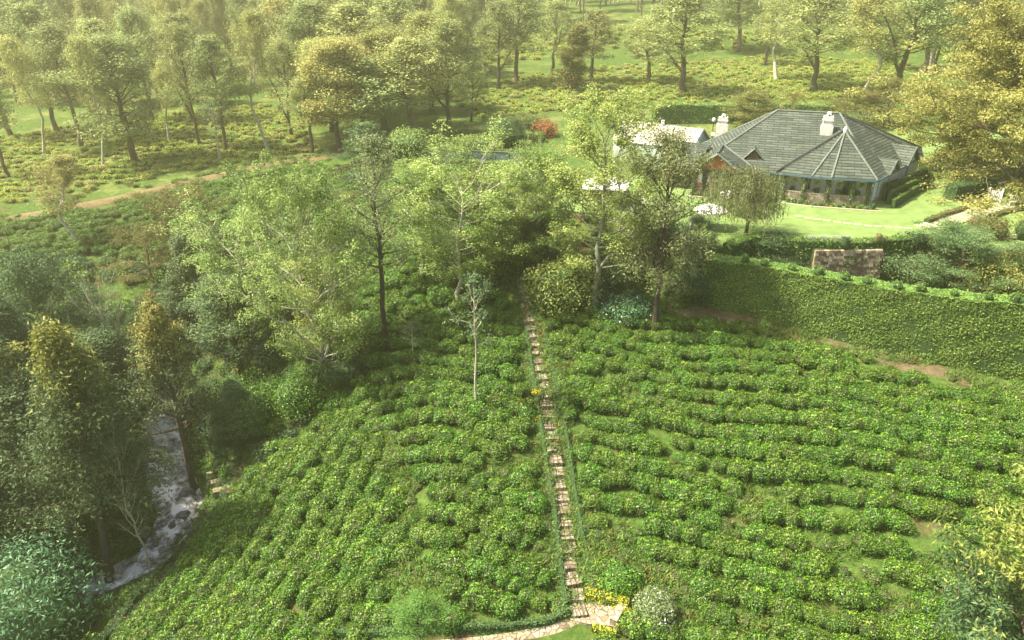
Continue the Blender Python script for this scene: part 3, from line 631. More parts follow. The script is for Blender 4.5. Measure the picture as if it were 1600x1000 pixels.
def resample_(L_, st=.4):
    L_ = np.array(L_); return np.concatenate([L_[i]+(L_[i+1]-L_[i])*np.arange(0, 1, st/np.linalg.norm(L_[i+1]-L_[i]))[:, None] for i in range(len(L_)-1)])
gp = []
q = resample_(STAIR, .35); q = np.concatenate([q]*5); q = q+RNG.normal(size=q.shape)*np.array([.22, .1])+np.array([1., 0])*RNG.choice([-.75, .75, -1.1, 1.1], len(q))[:, None]; gp.append(np.stack([q[:, 0], q[:, 1], Z(q[:, 0], q[:, 1])-.08], 1))
for reg, dn in ((rT1, .12), (rT2, .12)):
    P = scat_random(reg, dn); P = P[(sdist(STAIR, P[:, 0], P[:, 1], False) > 1.2)]; gp.append(P)
    Q = scat_random(reg, 5.5); Q = Q[bare(Q[:, 0], Q[:, 1], Q[:, 2]) & (fbm(Q[:, 0], Q[:, 1], .9, 2) < 1.2)]; Q = Q[(sdist(STAIR, Q[:, 0], Q[:, 1], False) > 1.1)]; gp.append(Q)
pl = resample_([hit(*p)[:2] for p in [(1040,478),(1120,492),(1200,508),(1290,536),(1380,560),(1470,583),(1560,603),(1700,635)]]); k = RNG.integers(0, len(pl), 260); q = pl[k]+RNG.normal(size=(260, 2))*np.where(RNG.random(260)<.5, 1.3, .5)[:, None]
q = q[fbm(q[:, 0], q[:, 1], .5, 2) > -.1]; gp.append(np.stack([q[:, 0], q[:, 1], Z(q[:, 0], q[:, 1])], 1))
pl = resample_([hit(*p)[:2] for p in [(-60,358),(40,338),(120,323),(200,308),(270,290),(340,275),(420,258),(480,249),(540,240)]]); k = RNG.integers(0, len(pl), 500); q = pl[k]+RNG.normal(size=(500, 2))*2.2; q = q[fbm(q[:, 0], q[:, 1], .4, 2) > 0]; gp.append(np.stack([q[:, 0], q[:, 1], Z(q[:, 0], q[:, 1])], 1))
gp = np.concatenate(gp); n = len(gp); print('tufts', n)
LP_ = poly_px([(893,935),(1000,935),(1000,995),(893,985)]); gp = gp[~inside(LP_, gp[:, 0], gp[:, 1])]; n = len(gp)
o = scatter('grass', gp, np.stack([np.zeros(n), np.zeros(n), RNG.random(n)*6.28], 1), .7+.7*RNG.random(n), RNG.choice(4, n, p=[.26, .26, .05, .43]), TUFT)
tag(o, 'tufts of grass and weeds growing in the gaps between tea bushes', 'grass')
fp = np.concatenate([P5, P5b, P5c]); n = len(fp); print('field', n)
fs = (.75+.5*RNG.random(n))*np.concatenate([np.ones(len(P5)), np.full(len(P5b), 1.1), np.full(len(P5c), 1.6)])
o = scatter('field_crop', fp, np.stack([np.zeros(n), np.zeros(n), RNG.random(n)*6.28], 1), fs, RNG.choice(3, n, p=[.45, .35, .2]), LOW)
tag(o, 'low yellow green crop covering the misty fields behind', 'low crop')
# ------------------------------------------------------------------ trees
PROTO = {}
def P_(k, *a, **kw): PROTO[k] = tree_proto(*a, **kw)
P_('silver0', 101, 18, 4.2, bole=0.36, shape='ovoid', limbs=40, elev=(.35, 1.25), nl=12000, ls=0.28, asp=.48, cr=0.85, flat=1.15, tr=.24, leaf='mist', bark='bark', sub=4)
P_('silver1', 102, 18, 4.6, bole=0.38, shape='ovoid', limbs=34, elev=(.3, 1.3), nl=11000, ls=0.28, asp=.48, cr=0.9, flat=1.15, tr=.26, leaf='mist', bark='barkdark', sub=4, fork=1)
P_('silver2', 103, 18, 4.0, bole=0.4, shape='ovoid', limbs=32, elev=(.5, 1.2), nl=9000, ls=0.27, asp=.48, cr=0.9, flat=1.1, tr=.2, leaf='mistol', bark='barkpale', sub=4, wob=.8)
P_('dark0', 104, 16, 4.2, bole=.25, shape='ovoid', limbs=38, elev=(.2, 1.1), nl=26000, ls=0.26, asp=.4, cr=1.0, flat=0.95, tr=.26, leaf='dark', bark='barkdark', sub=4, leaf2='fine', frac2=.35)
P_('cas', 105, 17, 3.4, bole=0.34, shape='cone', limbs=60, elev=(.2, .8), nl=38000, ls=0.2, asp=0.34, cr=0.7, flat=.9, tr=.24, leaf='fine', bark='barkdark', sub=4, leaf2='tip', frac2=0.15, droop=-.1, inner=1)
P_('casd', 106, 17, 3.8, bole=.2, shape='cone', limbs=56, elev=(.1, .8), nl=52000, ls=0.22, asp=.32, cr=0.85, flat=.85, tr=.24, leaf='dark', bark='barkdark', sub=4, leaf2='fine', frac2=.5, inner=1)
P_('fineslim', 107, 16, 2.6, bole=.42, shape='ovoid', limbs=34, elev=(.3, 1.1), nl=12000, ls=.16, asp=.3, cr=0.6, flat=1.0, tr=.17, leaf='fine', bark='barkdark', sub=4, curve=.4, wob=.25)
P_('spread0', 108, 13, 6.5, bole=0.18, shape='spread', limbs=34, elev=(.15, .9), nl=37000, ls=0.165, asp=.55, cr=0.72, flat=0.75, tr=0.16, leaf='light', bark='barkpale', sub=5, fork=3, wob=1.)
P_('spread1', 109, 13, 5.6, bole=0.24, shape='umb', limbs=30, elev=(.25, .95), nl=27000, ls=0.165, asp=.55, cr=0.7, flat=0.75, tr=0.14, leaf='light', bark='barkpale', sub=5, fork=2, wob=.8)
P_('spread2', 110, 16, 5.2, bole=0.22, shape='spread', limbs=34, elev=(.2, .9), nl=32000, ls=0.165, asp=.55, cr=0.72, flat=0.75, tr=0.2, leaf='light', bark='barkgrey', sub=5, fork=1, wob=.5)
P_('dull', 111, 14, 4.4, bole=.25, shape='ovoid', limbs=36, elev=(-.05, 1.0), nl=21000, ls=0.2, asp=.35, cr=0.85, flat=.8, tr=.27, leaf='fine', bark='barkdark', sub=5, wob=.3)
P_('bare', 112, 15, 4.2, bole=.3, shape='spread', limbs=26, elev=(.3, 1.1), nl=9000, ls=0.14, asp=.4, cr=.8, flat=.9, tr=.17, leaf='fine', bark='barkpale', sub=5, bare=.45, wob=.8)
P_('sap', 113, 8, 1.5, bole=.5, shape='ovoid', limbs=14, elev=(.3, 1.), nl=1485, ls=.17, asp=.45, cr=.45, tr=0.05, leaf='fine', bark='barkpale', sub=3, wob=0.12)
P_('gold', 114, 20, 14, bole=0.1, shape='dome', limbs=90, elev=(-.35, .95), nl=300000, ls=0.29, asp=.5, cr=1.3, flat=.6, tr=.55, leaf='gold', bark='bark', sub=8, fork=3, inner=1, curve=.1, subL=.5)
P_('cone', 115, 9, 2.2, bole=.06, shape='cone', limbs=36, elev=(.3, .9), nl=17550, ls=.17, asp=.35, cr=.5, flat=.9, tr=.14, leaf='dark', bark='barkdark', sub=3, leaf2='fine', frac2=.5, inner=1)
P_('cyp', 116, 12, 2.3, bole=.05, shape='col', limbs=40, elev=(.7, 1.2), nl=13500, ls=.3, asp=.35, cr=.6, flat=1.1, tr=.2, leaf='olive', bark='bark', sub=3, inner=1)
P_('round', 117, 12, 5.5, bole=.12, shape='dome', limbs=36, elev=(0, .9), nl=44000, ls=0.2, asp=.45, cr=.95, flat=.65, tr=.25, leaf='fine', bark='bark', sub=5, inner=1)
P_('yel', 118, 13, 3.4, bole=0.36, shape='cone', limbs=34, elev=(.2, .9), nl=19000, ls=0.2, asp=.35, cr=0.62, flat=0.6, tr=.2, leaf='fine', bark='bark', sub=4, leaf2='tip', frac2=0.2)
P_('feath', 119, 7, 5.0, bole=.1, shape='dome', limbs=30, elev=(.0, .9), nl=32400, ls=.2, asp=.28, cr=.9, flat=.28, tr=.16, leaf='feather', bark='bark', sub=5, inner=1)
P_('brownish', 120, 10, 5.0, bole=.25, shape='spread', limbs=22, elev=(.1, .8), nl=12150, ls=.22, asp=.4, cr=.8, flat=.5, tr=.16, leaf='olive', bark='bark', sub=5)
P_('oldleaf', 121, 10, 4.2, bole=.2, shape='dome', limbs=30, elev=(.0, .9), nl=22950, ls=.2, asp=.4, cr=.8, flat=.6, tr=.2, leaf='olive', bark='bark', sub=5, inner=1)
P_('bigleaf', 122, 9, 4.0, bole=.1, shape='dome', limbs=30, elev=(.0, .9), nl=34000, ls=.24, asp=.3, cr=.75, flat=.6, tr=.2, leaf='tip', bark='bark', sub=5, inner=1, leaf2='tip', frac2=.3)
PROTO['bigleaf']['crown'].data.materials[0] = M['fine']
def plant(proto, px, py, top, hw, label, cat='tree', name='tree', group=None, rot=None, xyz=None, bark=None, leaf=None):
    x, y, z = xyz if xyz else hit(px, py)
    p = PROTO[proto]; h = z_at(y, top)-z; r = hw*depth(y, z+h*.6)/F
    e = empty(name, (x, y, z), rot if rot is not None else random.random()*6.28, label, cat, group)
    e.scale = (r/p['R'], r/p['R'], h/p['H'])
    for k in ('trunk', 'crown'):
        c = p[k].copy(); COL.objects.link(c); c.parent = e; c.name = k
        if leaf and k == 'crown': [(setattr(sl, 'link', 'OBJECT'), setattr(sl, 'material', M[leaf])) for sl in c.material_slots]
    return e
T = plant
# valley of the stream
T('cas', 175, 915, 515, 92, 'tall dark tree with bare leaning trunk rising from the near bank of the stream')
T('casd', 60, 720, 470, 70, 'dark tree between the dome shaped tree and the yellow tipped ones')
T('round', 200, 640, 520, 52, 'rounded dark green tree on the far bank above the stream')
T('casd', 140, 790, 660, 60, 'dense dark tree overhanging the far bank of the stream')
T('dark0', 20, 600, 440, 60, 'dark green tree behind the dome shaped one at the left edge')
T('casd', 372, 700, 600, 40, 'short dark tree between boulder and the big bright shrub')
T('round', 270, 600, 470, 58, 'dense green tree behind the yellow topped slender tree')
T('casd', 112, 835, 600, 92, 'dark bushy tree with dense crown on the far bank behind the leaning trunk')
T('yel', 62, 800, 500, 72, 'tall tree with yellow tipped narrow crown near the left edge')
T('casd', -20, 880, 590, 75, 'dark green tree cut by the left edge above the broad leaved shrub')
T('yel', 306, 772, 468, 56, 'yellow topped slender tree standing on the right bank beside the boulder')
T('bare', 244, 700, 425, 60, 'half bare tree with pale grey branches at the head of the visible stream', rot=1.)
T('bare', 238, 893, 640, 45, 'ivy covered trunk with bare twigs standing at the bend of the stream', rot=2.5)
T('dark0', 175, 700, 520, 65, 'dark tree in the valley between yellow topped tree and pale bare tree')
T('round', 118, 640, 395, 78, 'broad dome shaped grey green tree at the left edge above the valley')
T('cone', 312, 522, 368, 42, 'narrow cone shaped green tree beside the light green spreading tree')
T('silver2', 128, 384, 245, 48, 'thin leaning tree with airy crown alone in the terraced tea behind the valley')
T('brownish', 240, 448, 345, 52, 'small rounded tree with ochre tinted crown at the upper edge of the valley')
T('brownish', 292, 408, 290, 62, 'flat topped brownish tree below the dirt track')
T('spread0', 482, 627, 252, 128, 'large light green spreading tree with pale forked limbs left of centre')
T('spread1', 528, 580, 350, 55, 'light green tree right of the big spreading tree, behind the slim dark one')
T('spread1', 395, 520, 300, 85, 'pale leaved tree behind the left side of the big spreading tree')
T('dark0', 380, 600, 430, 60, 'dark green tree in the shade below the big spreading tree')
T('fineslim', 603, 544, 208, 50, 'slim dark tree with tall bare blackish trunk in the middle of the tea', leaf='weep')
T('spread1', 722, 478, 200, 92, 'light green open crowned tree with pale stems between the slim dark tree and the steps')
T('spread2', 660, 440, 255, 70, 'light green leafy tree just right of the slim dark tree')
T('spread0', 822, 415, 215, 88, 'wide light green tree above the top of the stone steps')
T('spread2', 928, 474, 138, 102, 'tallest light green tree with thick ivy grown trunk right of the steps')
T('spread1', 775, 425, 240, 75, 'light green tree between the pale stemmed tree and the top of the steps')
T('spread1', 966, 395, 205, 55, 'light green tree between the ivy grown trunk and the bungalow')
T('dull', 1024, 514, 198, 72, 'grey green tree with straight black trunk standing in front of the lawn', leaf='weep')
T('dull', 1085, 430, 335, 36, 'low grey green tree at the left end of the tall clipped hedge')
T('dark0', 838, 425, 340, 34, 'dark shaded tree at the head of the stone steps')
T('sap', 743, 642, 425, 34, 'thin white stemmed sapling standing in the tea left of the steps', name='sapling', cat='sapling')
T('sap', 646, 566, 500, 17, 'short sparse sapling below the slim dark tree', name='sapling', cat='sapling')
T('gold', 1625, 294, -30, 228, 'huge golden yellow crowned tree overhanging the garden path at the right')
T('feath', 1492, 450, 350, 78, 'feathery blue green tree behind the tall clipped hedge')
T('bigleaf', 1558, 1120, 798, 132, 'leafy tree with yellow top cut by the lower right corner', leaf=None)
T('cyp', 895, 142, 40, 24, 'narrow columnar tree in the yellow field behind the hedges')
T('fineslim', 664, 1045, 930, 45, 'feathery bright green treetop at the bottom edge', leaf='grass')
# misty trees behind the track
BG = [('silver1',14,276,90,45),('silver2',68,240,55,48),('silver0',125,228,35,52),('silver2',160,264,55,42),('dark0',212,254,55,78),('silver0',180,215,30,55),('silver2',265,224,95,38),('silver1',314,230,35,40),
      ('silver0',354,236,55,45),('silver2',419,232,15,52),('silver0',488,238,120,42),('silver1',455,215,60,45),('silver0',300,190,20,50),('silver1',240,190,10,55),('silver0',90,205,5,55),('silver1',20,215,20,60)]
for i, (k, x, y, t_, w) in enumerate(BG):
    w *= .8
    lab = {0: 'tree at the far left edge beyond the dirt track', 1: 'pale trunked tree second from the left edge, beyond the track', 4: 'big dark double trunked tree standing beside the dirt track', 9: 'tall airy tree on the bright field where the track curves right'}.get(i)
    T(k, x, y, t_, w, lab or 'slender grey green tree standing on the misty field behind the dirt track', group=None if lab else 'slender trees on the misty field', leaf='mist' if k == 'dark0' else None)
T('sap', 345, 250, 160, 26, 'thin bare sapling on the verge of the dirt track between two trees', name='sapling', cat='sapling')
CL = [('dark0',530,238,60,62),('silver0',572,232,90,62),('dark0',600,205,45,60),('silver0',640,215,60,55),('silver1',735,190,95,28),('dark0',676,178,20,55),('silver0',560,180,5,65),('silver1',620,158,-5,60),
      ('silver0',500,178,0,55),('silver2',450,150,-10,60),('cone',575,255,190,45),('dark0',520,205,60,55)]
for k, x, y, t_, w in CL: T(k, x, y, t_, w, 'tree in the dense clump between the misty field and the pink flowering hedge'.replace('pink flowering hedge', 'tennis fence'), group='dense clump of trees at upper centre', leaf='mistol' if k == 'dark0' else None)
T('silver1', 704, 205, 30, 52, 'dark trunked tree at the right end of the dense clump, above the teal fence')
RB = [('silver1',777,138,0,36),('silver0',808,130,-20,42),('silver1',862,112,0,34),('silver0',925,130,15,34),('silver0',1010,128,25,38),('silver1',1193,102,0,30),('silver1',1275,142,-15,62),
      ('silver2',1342,150,-10,62),('silver1',1400,150,-40,72),('silver0',1440,110,-30,70),('silver0',1150,80,-30,45)]
for k, x, y, t_, w in RB: T(k, x, y, t_, w, 'hazy yellow green tree scattered over the field behind the bungalow', group='hazy trees behind the bungalow')
T('silver1', 1070, 146, -15, 68, 'broad tree with two forked dark trunks alone on the field left of the bungalow roof')
T('silver2', 1214, 128, -25, 52, 'tall tree with thick pale trunk behind the bungalow ridge')
T('oldleaf', 1178, 205, 142, 48, 'low olive tree between the back hedge and the white chimney')
T('oldleaf', 1330, 195, 140, 55, 'low olive tree behind the right half of the roof')
T('oldleaf', 1385, 190, 120, 45, 'low olive tree between roof and golden tree')
# far wood
rg = np.random.default_rng(3); n = 2600; y = 150+(rg.random(n)**.9)*400; x = (rg.random(n)*2-1)*(y*.85+30)
m = ~((x > -10) & (x < y*.52) & (y < 245)); m &= ~((x < -8) & (y < 150+(x+60)*.25)); m &= ~((x > y*.45) & (y < 165)); m &= (rg.random(n) < np.where(y < 240, .8, 1.)); x, y = x[m], y[m]; n = len(x)
def joined(nm, p):
    me = bpy.data.meshes.new(nm); V = []; FL = []; off = 0; tints = []; mi = []; mats = []
    for k in ('trunk', 'crown'):
        s = p[k].data; v = np.zeros(len(s.vertices)*3, np.float32); s.vertices.foreach_get('co', v); V.append(v.reshape(-1, 3))
        ls_ = np.zeros(len(s.polygons), np.int32); lt = ls_.copy(); s.polygons.foreach_get('loop_start', ls_); s.polygons.foreach_get('loop_total', lt); li = np.zeros(len(s.loops), np.int32); s.loops.foreach_get('vertex_index', li)
        m_ = lt == 4; FL.append(li[ls_[m_][:, None]+np.arange(4)]+off); mi += [0 if k == 'trunk' else 1]*int(m_.sum()); tt = np.zeros(len(s.vertices), np.float32); s.attributes['tint'].data.foreach_get('value', tt); tints.append(tt); off += len(s.vertices); mats.append(s.materials[0])
    return mk(nm, np.concatenate(V), FL, mats, None, mi, np.concatenate(tints), link=False)
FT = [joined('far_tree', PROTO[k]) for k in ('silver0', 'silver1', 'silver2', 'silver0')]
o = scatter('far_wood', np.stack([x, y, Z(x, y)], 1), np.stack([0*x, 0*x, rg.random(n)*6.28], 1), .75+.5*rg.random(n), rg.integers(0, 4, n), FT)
tag(o, 'misty wood of many trees rising to the hills at the top', 'wood')
# ------------------------------------------------------------------ shrubs
def shrub(px, py, rpx, hpx, leaf, label, nl=3375, ls=.16, asp=.45, leaf2=None, f2=0, cat='shrub', name='shrub', group=None, lob=8, seed=None, xyz=None, sq=1.):
    x, y, z = xyz or hit(px, py); d = depth(y, z); r = rpx*d/F; h = hpx*d/F
    o = shrub_mesh(name, seed or int(px*7+py), r, h, nl, ls, asp, leaf, lob, leaf2, f2, link=True); o.location = (x, y, z-.1); o.scale = (1, sq, 1); o.rotation_euler.z = random.random()*3 if sq == 1 else 0
    return tag(o, label, cat, group)
shrub(45, 990, 122, 135, 'cool', 'large blue green shrub with broad drooping leaves in the lower left corner', 10500, .34, .28, lob=14)
shrub(25, 880, 55, 55, 'tea', 'bright green shrub above the blue green one at the left edge', 3000, .22, .4)
shrub(400, 665, 62, 75, 'tea', 'big rounded bright green shrub on the valley edge below the spreading tree', 7000, .17, .45, lob=12)
shrub(470, 640, 50, 62, 'tea', 'rounded green shrub right of the biggest one on the valley edge', 5000, .17, .45, lob=10)
shrub(352, 695, 45, 60, 'dark', 'dark shrub overhanging the right bank of the stream', 4500, .17, .45, lob=9)
shrub(535, 600, 45, 55, 'dark', 'dark green shrub at the shaded edge of the tea under the spreading tree', 4500, .17, .45, lob=9)
shrub(330, 640, 45, 60, 'fine', 'grey green shrub between stream and the big bright shrub', 4000, .17, .4)
shrub(875, 482, 58, 75, 'light', 'pale green leafy shrub beside the top of the stone steps', 5200, .24, .5, lob=11)
shrub(975, 492, 48, 30, 'cool', 'low shrub flecked with white blossom under the ivy grown trunk', 3000, .2, .5, 'white', .05, lob=9)
shrub(792, 228, 40, 48, 'dark', 'dark round bush behind the teal fence', 3200, .24, .45)
shrub(832, 212, 28, 34, 'olive', 'olive bush between the dark round bush and the red flowers', 2200, .24, .45)
shrub(852, 214, 24, 24, 'olive', 'bush covered with red flowers behind the teal fence', 1800, .22, .5, 'red', .55, cat='flowering bush', name='flowering_bush')
shrub(745, 250, 40, 40, 'light', 'pale yellow green shrub in front of the teal fence', 2600, .26, .5)
shrub(640, 250, 40, 48, 'light', 'pale green shrub at the left end of the teal fence', 2600, .26, .5)
shrub(1024, 966, 36, 46, 'weep', 'silvery shrub with white blossom behind the stone seat', 4200, .13, .35, 'white', .07, cat='flowering shrub', name='flowering_shrub')
shrub(965, 912, 34, 28, 'tea', 'green leafy plant above the yellow flower border', 2200, .16, .4)
shrub(1570, 462, 62, 62, 'tip', 'yellow green bush at the right edge behind the tall hedge', 4500, .24, .4)
shrub(1440, 452, 45, 60, 'fine', 'grey green shrub on the bank right of the stone wall', 3500, .2, .4)
shrub(1600, 420, 40, 40, 'olive', 'olive shrub below the round topiary at the right edge', 2500, .22, .4)
shrub(1545, 370, 32, 34, 'olive', 'reddish olive shrub beside the garden path near its bend', 2600, .2, .4, 'brown', .3)
shrub(1490, 365, 26, 20, 'hedge', 'low green shrub below the paved path', 1500, .2, .4)
shrub(1215, 425, 52, 34, 'dark', 'dark creeper clad bush on the bank left of the stone wall', 3500, .2, .4)
shrub(1385, 425, 38, 34, 'fine', 'tangled creepers on the bank just right of the stone wall', 2600, .2, .4)
shrub(1205, 385, 32, 22, 'dark', 'dark green bush under the weeping tree', 2400, .2, .4)
shrub(1030, 372, 40, 32, 'dark', 'dark bush behind the black trunk at the lawn corner', 2800, .2, .4)
shrub(950, 450, 45, 50, 'dark', 'dark bush in shade between ivy grown trunk and black trunk', 3000, .2, .4)
shrub(1085, 470, 40, 55, 'dark', 'dark shaded bush at the left foot of the tall clipped hedge', 3200, .2, .4)
shrub(800, 425, 36, 40, 'tea', 'green bush left of the top of the stone steps', 2600, .2, .4)
shrub(1335, 205, 42, 35, 'olive', 'pale olive bush showing above the right slope of the roof', 2600, .26, .4)
shrub(1270, 192, 36, 26, 'dark', 'dark bush behind the roof ridge', 2200, .26, .4)
# undergrowth of the valley: stuff
UG = [shrub_mesh('undergrowth', 300+i, 1.0, .9, 520, .2, .4, ['dark', 'fine', 'tea', 'olive', 'brown'][i], 6) for i in range(5)]
def regs(pts, dens): return scat_random(poly_px(pts), dens)
ug = np.concatenate([regs([(-200,1200),(-200,480),(0,430),(160,400),(300,420),(420,400),(500,345),(540,440),(470,545),(540,590),(530,640),(440,700),(370,760),(320,835),(210,980),(110,1120)], .55),
    regs([(1120,392),(1165,378),(1450,380),(1620,410),(1700,500),(1480,470),(1300,440),(1160,405)], .5),
    regs([(620,330),(500,330),(520,262),(700,240),(860,250),(880,300),(870,330),(960,350),(1060,380),(1090,470),(1000,480),(860,480),(820,420),(800,370)], .45)])
d = np.array([sdist(STREAM, ug[:, 0], ug[:, 1], False)]).ravel(); wv = 3.5
keep = (d > wv) & (sdist(TRACK, ug[:, 0], ug[:, 1], False) > 2.6) & ~inside(LAWN, ug[:, 0], ug[:, 1]); keep &= sdist(STAIR, ug[:, 0], ug[:, 1], False) > 1.6
sP = poly_px([(300,720),(400,720),(330,835),(205,985),(130,985),(240,900),(290,830)]); inR = inside(sP, ug[:, 0], ug[:, 1])
ug = ug[keep]; inR = inR[keep]
eg = []
for i in range(1, len(STREAM)):
    a, b = STREAM[i-1], STREAM[i]; L_ = np.linalg.norm(b-a); m_ = int(L_*34); f = RNG.random(m_)[:, None]; sd_ = np.array([-(b-a)[1], (b-a)[0]])/L_; wv_ = SW[i-1]*(1-f)+SW[i]*f
    eg.append(a+(b-a)*f+sd_*RNG.choice([-1, 1], m_)[:, None]*(wv_+.15+2.4*RNG.random((m_, 1))**1.5))
eg = np.concatenate(eg); eg = np.concatenate([np.stack([eg[:, 0], eg[:, 1], Z(eg[:, 0], eg[:, 1])], 1), regs([(285,800),(360,700),(420,740),(340,830),(215,985),(150,985),(245,890)], 1.8)])
dS = sdist(STREAM, eg[:, 0], eg[:, 1], False); eg = eg[dS > 1.5]; nE = len(eg)
ug = np.concatenate([ug, eg]); inR = np.concatenate([inR, np.zeros(nE, bool)]); n = len(ug); print('undergrowth', n)
sc = (.6+.7*RNG.random(n))*np.where(inR, .6, 1.); sc[-nE:] *= .5
o = scatter('undergrowth', ug-[0, 0, .12], np.stack([0*sc, 0*sc, RNG.random(n)*6.28], 1), sc, RNG.choice(5, n, p=[.40, .26, .24, .08, .02]), UG)
tag(o, 'tangled dark undergrowth covering the banks of the stream and slopes under trees', 'undergrowth')
for px, py, lf, lb in ((839, 618, 'yellow', 'small yellow plant beside the middle of the steps, upper of two'), (840, 657, 'yellow', 'small yellow plant beside the middle of the steps, lower of two'), (826, 925, 'red', 'low plant with red flowers in the tea left of the bottom steps'), (1352, 640, 'dark', 'darker bush standing among the tea rows near the hedge')):
    shrub(px, py, 9, 11, lf if lf != 'red' else 'tea', lb, 260, .13, .5, 'red' if lf == 'red' else None, .25, cat='plant', name='plant', lob=4)
set_green()
# ------------------------------------------------------------------ bungalow
O = (20.0, 80.4); HA = R(-18)
HS = empty('bungalow', (O[0], O[1], 0), HA, 'long white bungalow with large green grey hipped roof and creeper clad verandah on the lawn', 'bungalow')
def L2W(u, v): return (O[0]+u*math.cos(HA)-v*math.sin(HA), O[1]+u*math.sin(HA)+v*math.cos(HA))
def roofuv(V, FL):
    out = []
    for f in FL:
        for q in f:
            P = V[q]; n = np.cross(P[1]-P[0], P[2]-P[0]); n = n/(np.linalg.norm(n)+1e-9)
            h = np.cross((0, 0, 1), n); l = np.linalg.norm(h); h = h/l if l > .05 else np.array([1., 0, 0]); s = np.cross(n, h)
            out += [(p@h, p@s) for p in P]
    return np.array(out)
def roof(name, polys, parent, th=.14, mat='roof'):
    b = MB()
    for p in polys: b.slab(p, th)
    return b.build(name, M[mat], parent, uvf=roofuv)
RL, RR = (8, 8.6, 8.2), (14.6, 8.6, 8.2)
E0, E1, E4, E5, E6, E7 = (-1.5, 9, 3), (0, .4, 3), (18.4, .4, 3), (25, 14.5, 3), (25.5, 19, 3), (2, 19, 3)
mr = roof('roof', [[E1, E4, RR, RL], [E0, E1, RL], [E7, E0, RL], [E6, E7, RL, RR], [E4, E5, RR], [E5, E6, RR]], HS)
def caps(name, segs, parent, r=.11, mat='ridge'):
    for a, c in segs:
        b = MB(); a, c = np.array(a, float), np.array(c, float); n = max(2, int(np.linalg.norm(c-a)/.45)); 
        for i in range(n):
            p = a+(c-a)*i/n; q = a+(c-a)*(i+1.12)/n; b.tube([p+[0, 0, .05], q+[0, 0, .03]], [r*1.1, r*.85], 6)
        b.build(name, M[mat], parent)
caps('ridge_cap', [(RL, RR), (RL, E1), (RL, E0), (RL, E7), (RR, E5), (RR, E6), (RR, E4)], mr, .10)
A_ = (15, 4, 7.05); Bk = (15, 6.9, 7.12); P1, P2, P3, P4, P5 = (8.9, .45, 3.03), (12.2, -.15, 3.03), (14.1, -.3, 3.03), (18.5, .05, 3.03), (20.6, 5.0, 3.06)
tr_ = roof('turret_roof', [[P1, P2, A_], [P2, P3, A_], [P3, P4, A_], [P4, P5, A_], [P1, A_, Bk], [P5, Bk, A_]], HS)
caps('ridge_cap', [(A_, P2), (A_, P3), (A_, P4)], tr_, .11); caps('valley', [(np.array(A_)+[-.25, 0, .0], np.array(P1)+[-.3, 0, .05])], tr_, .12, 'metal')
b = MB(); b.tube([(15, 4, 7.0), (15, 4, 7.35), (15, 4, 7.6)], [.22, .2, .05], 8); b.build('finial', M['whitepaint'], tr_)
def chimney(u, v, zb, z0, top, s):
    b = MB(); h = top-z0; b.box((u, v, (zb+z0+h*.38)/2), (1.45*s, 1.15*s, z0+h*.38-zb)); b.box((u, v, z0+h*.38+h*.2), (1.15*s, .95*s, h*.40)); b.box((u, v, z0+h*.60), (1.3*s, 1.1*s, h*.06))
    c = b.build('chimney', M['render2'], mr)
    b = MB(); b.box((u, v, z0+h*.63+h*.17), (.8*s, .7*s, h*.34), taper=.45); b.build('cowl', M['render2'], c)
    b = MB(); b.box((u+.02, v-.28*s, z0+h*.63+h*.17), (.22*s, .12, h*.12)); b.box((u+.32*s, v, z0+h*.63+h*.17), (.1, .2*s, h*.12)); b.build('flue_opening', M['glass'], c)
chimney(13.3, 6.0, 5.6, 6.4, 8.8, .85); chimney(2.0, 12.2, 3.5, 5.0, 7.0, .95)
# gutters
def gutter(pts, parent=HS):
    for a, c in zip(pts[:-1], pts[1:]):
        a, c = np.array(a, float), np.array(c, float); m_ = (a+c)/2; L_ = np.linalg.norm(c-a); b = MB()
        b.box((m_[0], m_[1], a[2]-.12), (L_+.02, .14, .2), math.atan2(c[1]-a[1], c[0]-a[0])); b.build('gutter', M['bluepaint'], parent)
gutter([(5.1, .3, 3.0), P1]); gutter([P1, P2, P3, P4]); gutter([(18.55, .1, 3.0), E5]); gutter([E5, E6]); gutter([E1, E0])
# porch gable
Gf, Gb = (2.4, -.9, 4.9), (2.7, 3.5, 4.95)
pr = roof('porch_roof', [[(-.25, -.9, 2.98), Gf, Gb, (-.1, .9, 3.1)], [Gf, (5.1, -.9, 2.98), (6.5, .5, 3.06), Gb]], HS, .16)
caps('ridge_cap', [(Gf, Gb), (Gb, (6.5, .5, 3.1))], pr, .1)
for s_, a in ((0, (-.25, -.95, 2.9)), (1, (5.1, -.95, 2.9))):
    b = MB(); b.tube([a, (2.4, -.95, 4.82)], .13, 4); b.build('bargeboard', M['ridge'], pr)
b = MB(); b.add([(.3, -.35, 3.0), (4.6, -.35, 3.0), (2.4, -.35, 4.6), (.3, -.2, 3.0), (4.6, -.2, 3.0), (2.4, -.2, 4.6)], [(0, 1, 2), (5, 4, 3), (0, 3, 4, 1), (1, 4, 5, 2), (2, 5, 3, 0)]); b.build('gable', M['redwood'], HS)
b = MB(); b.box((2.4, -.3, 2.88), (4.8, .22, .24)); b.build('beam', M['darkwood'], HS)
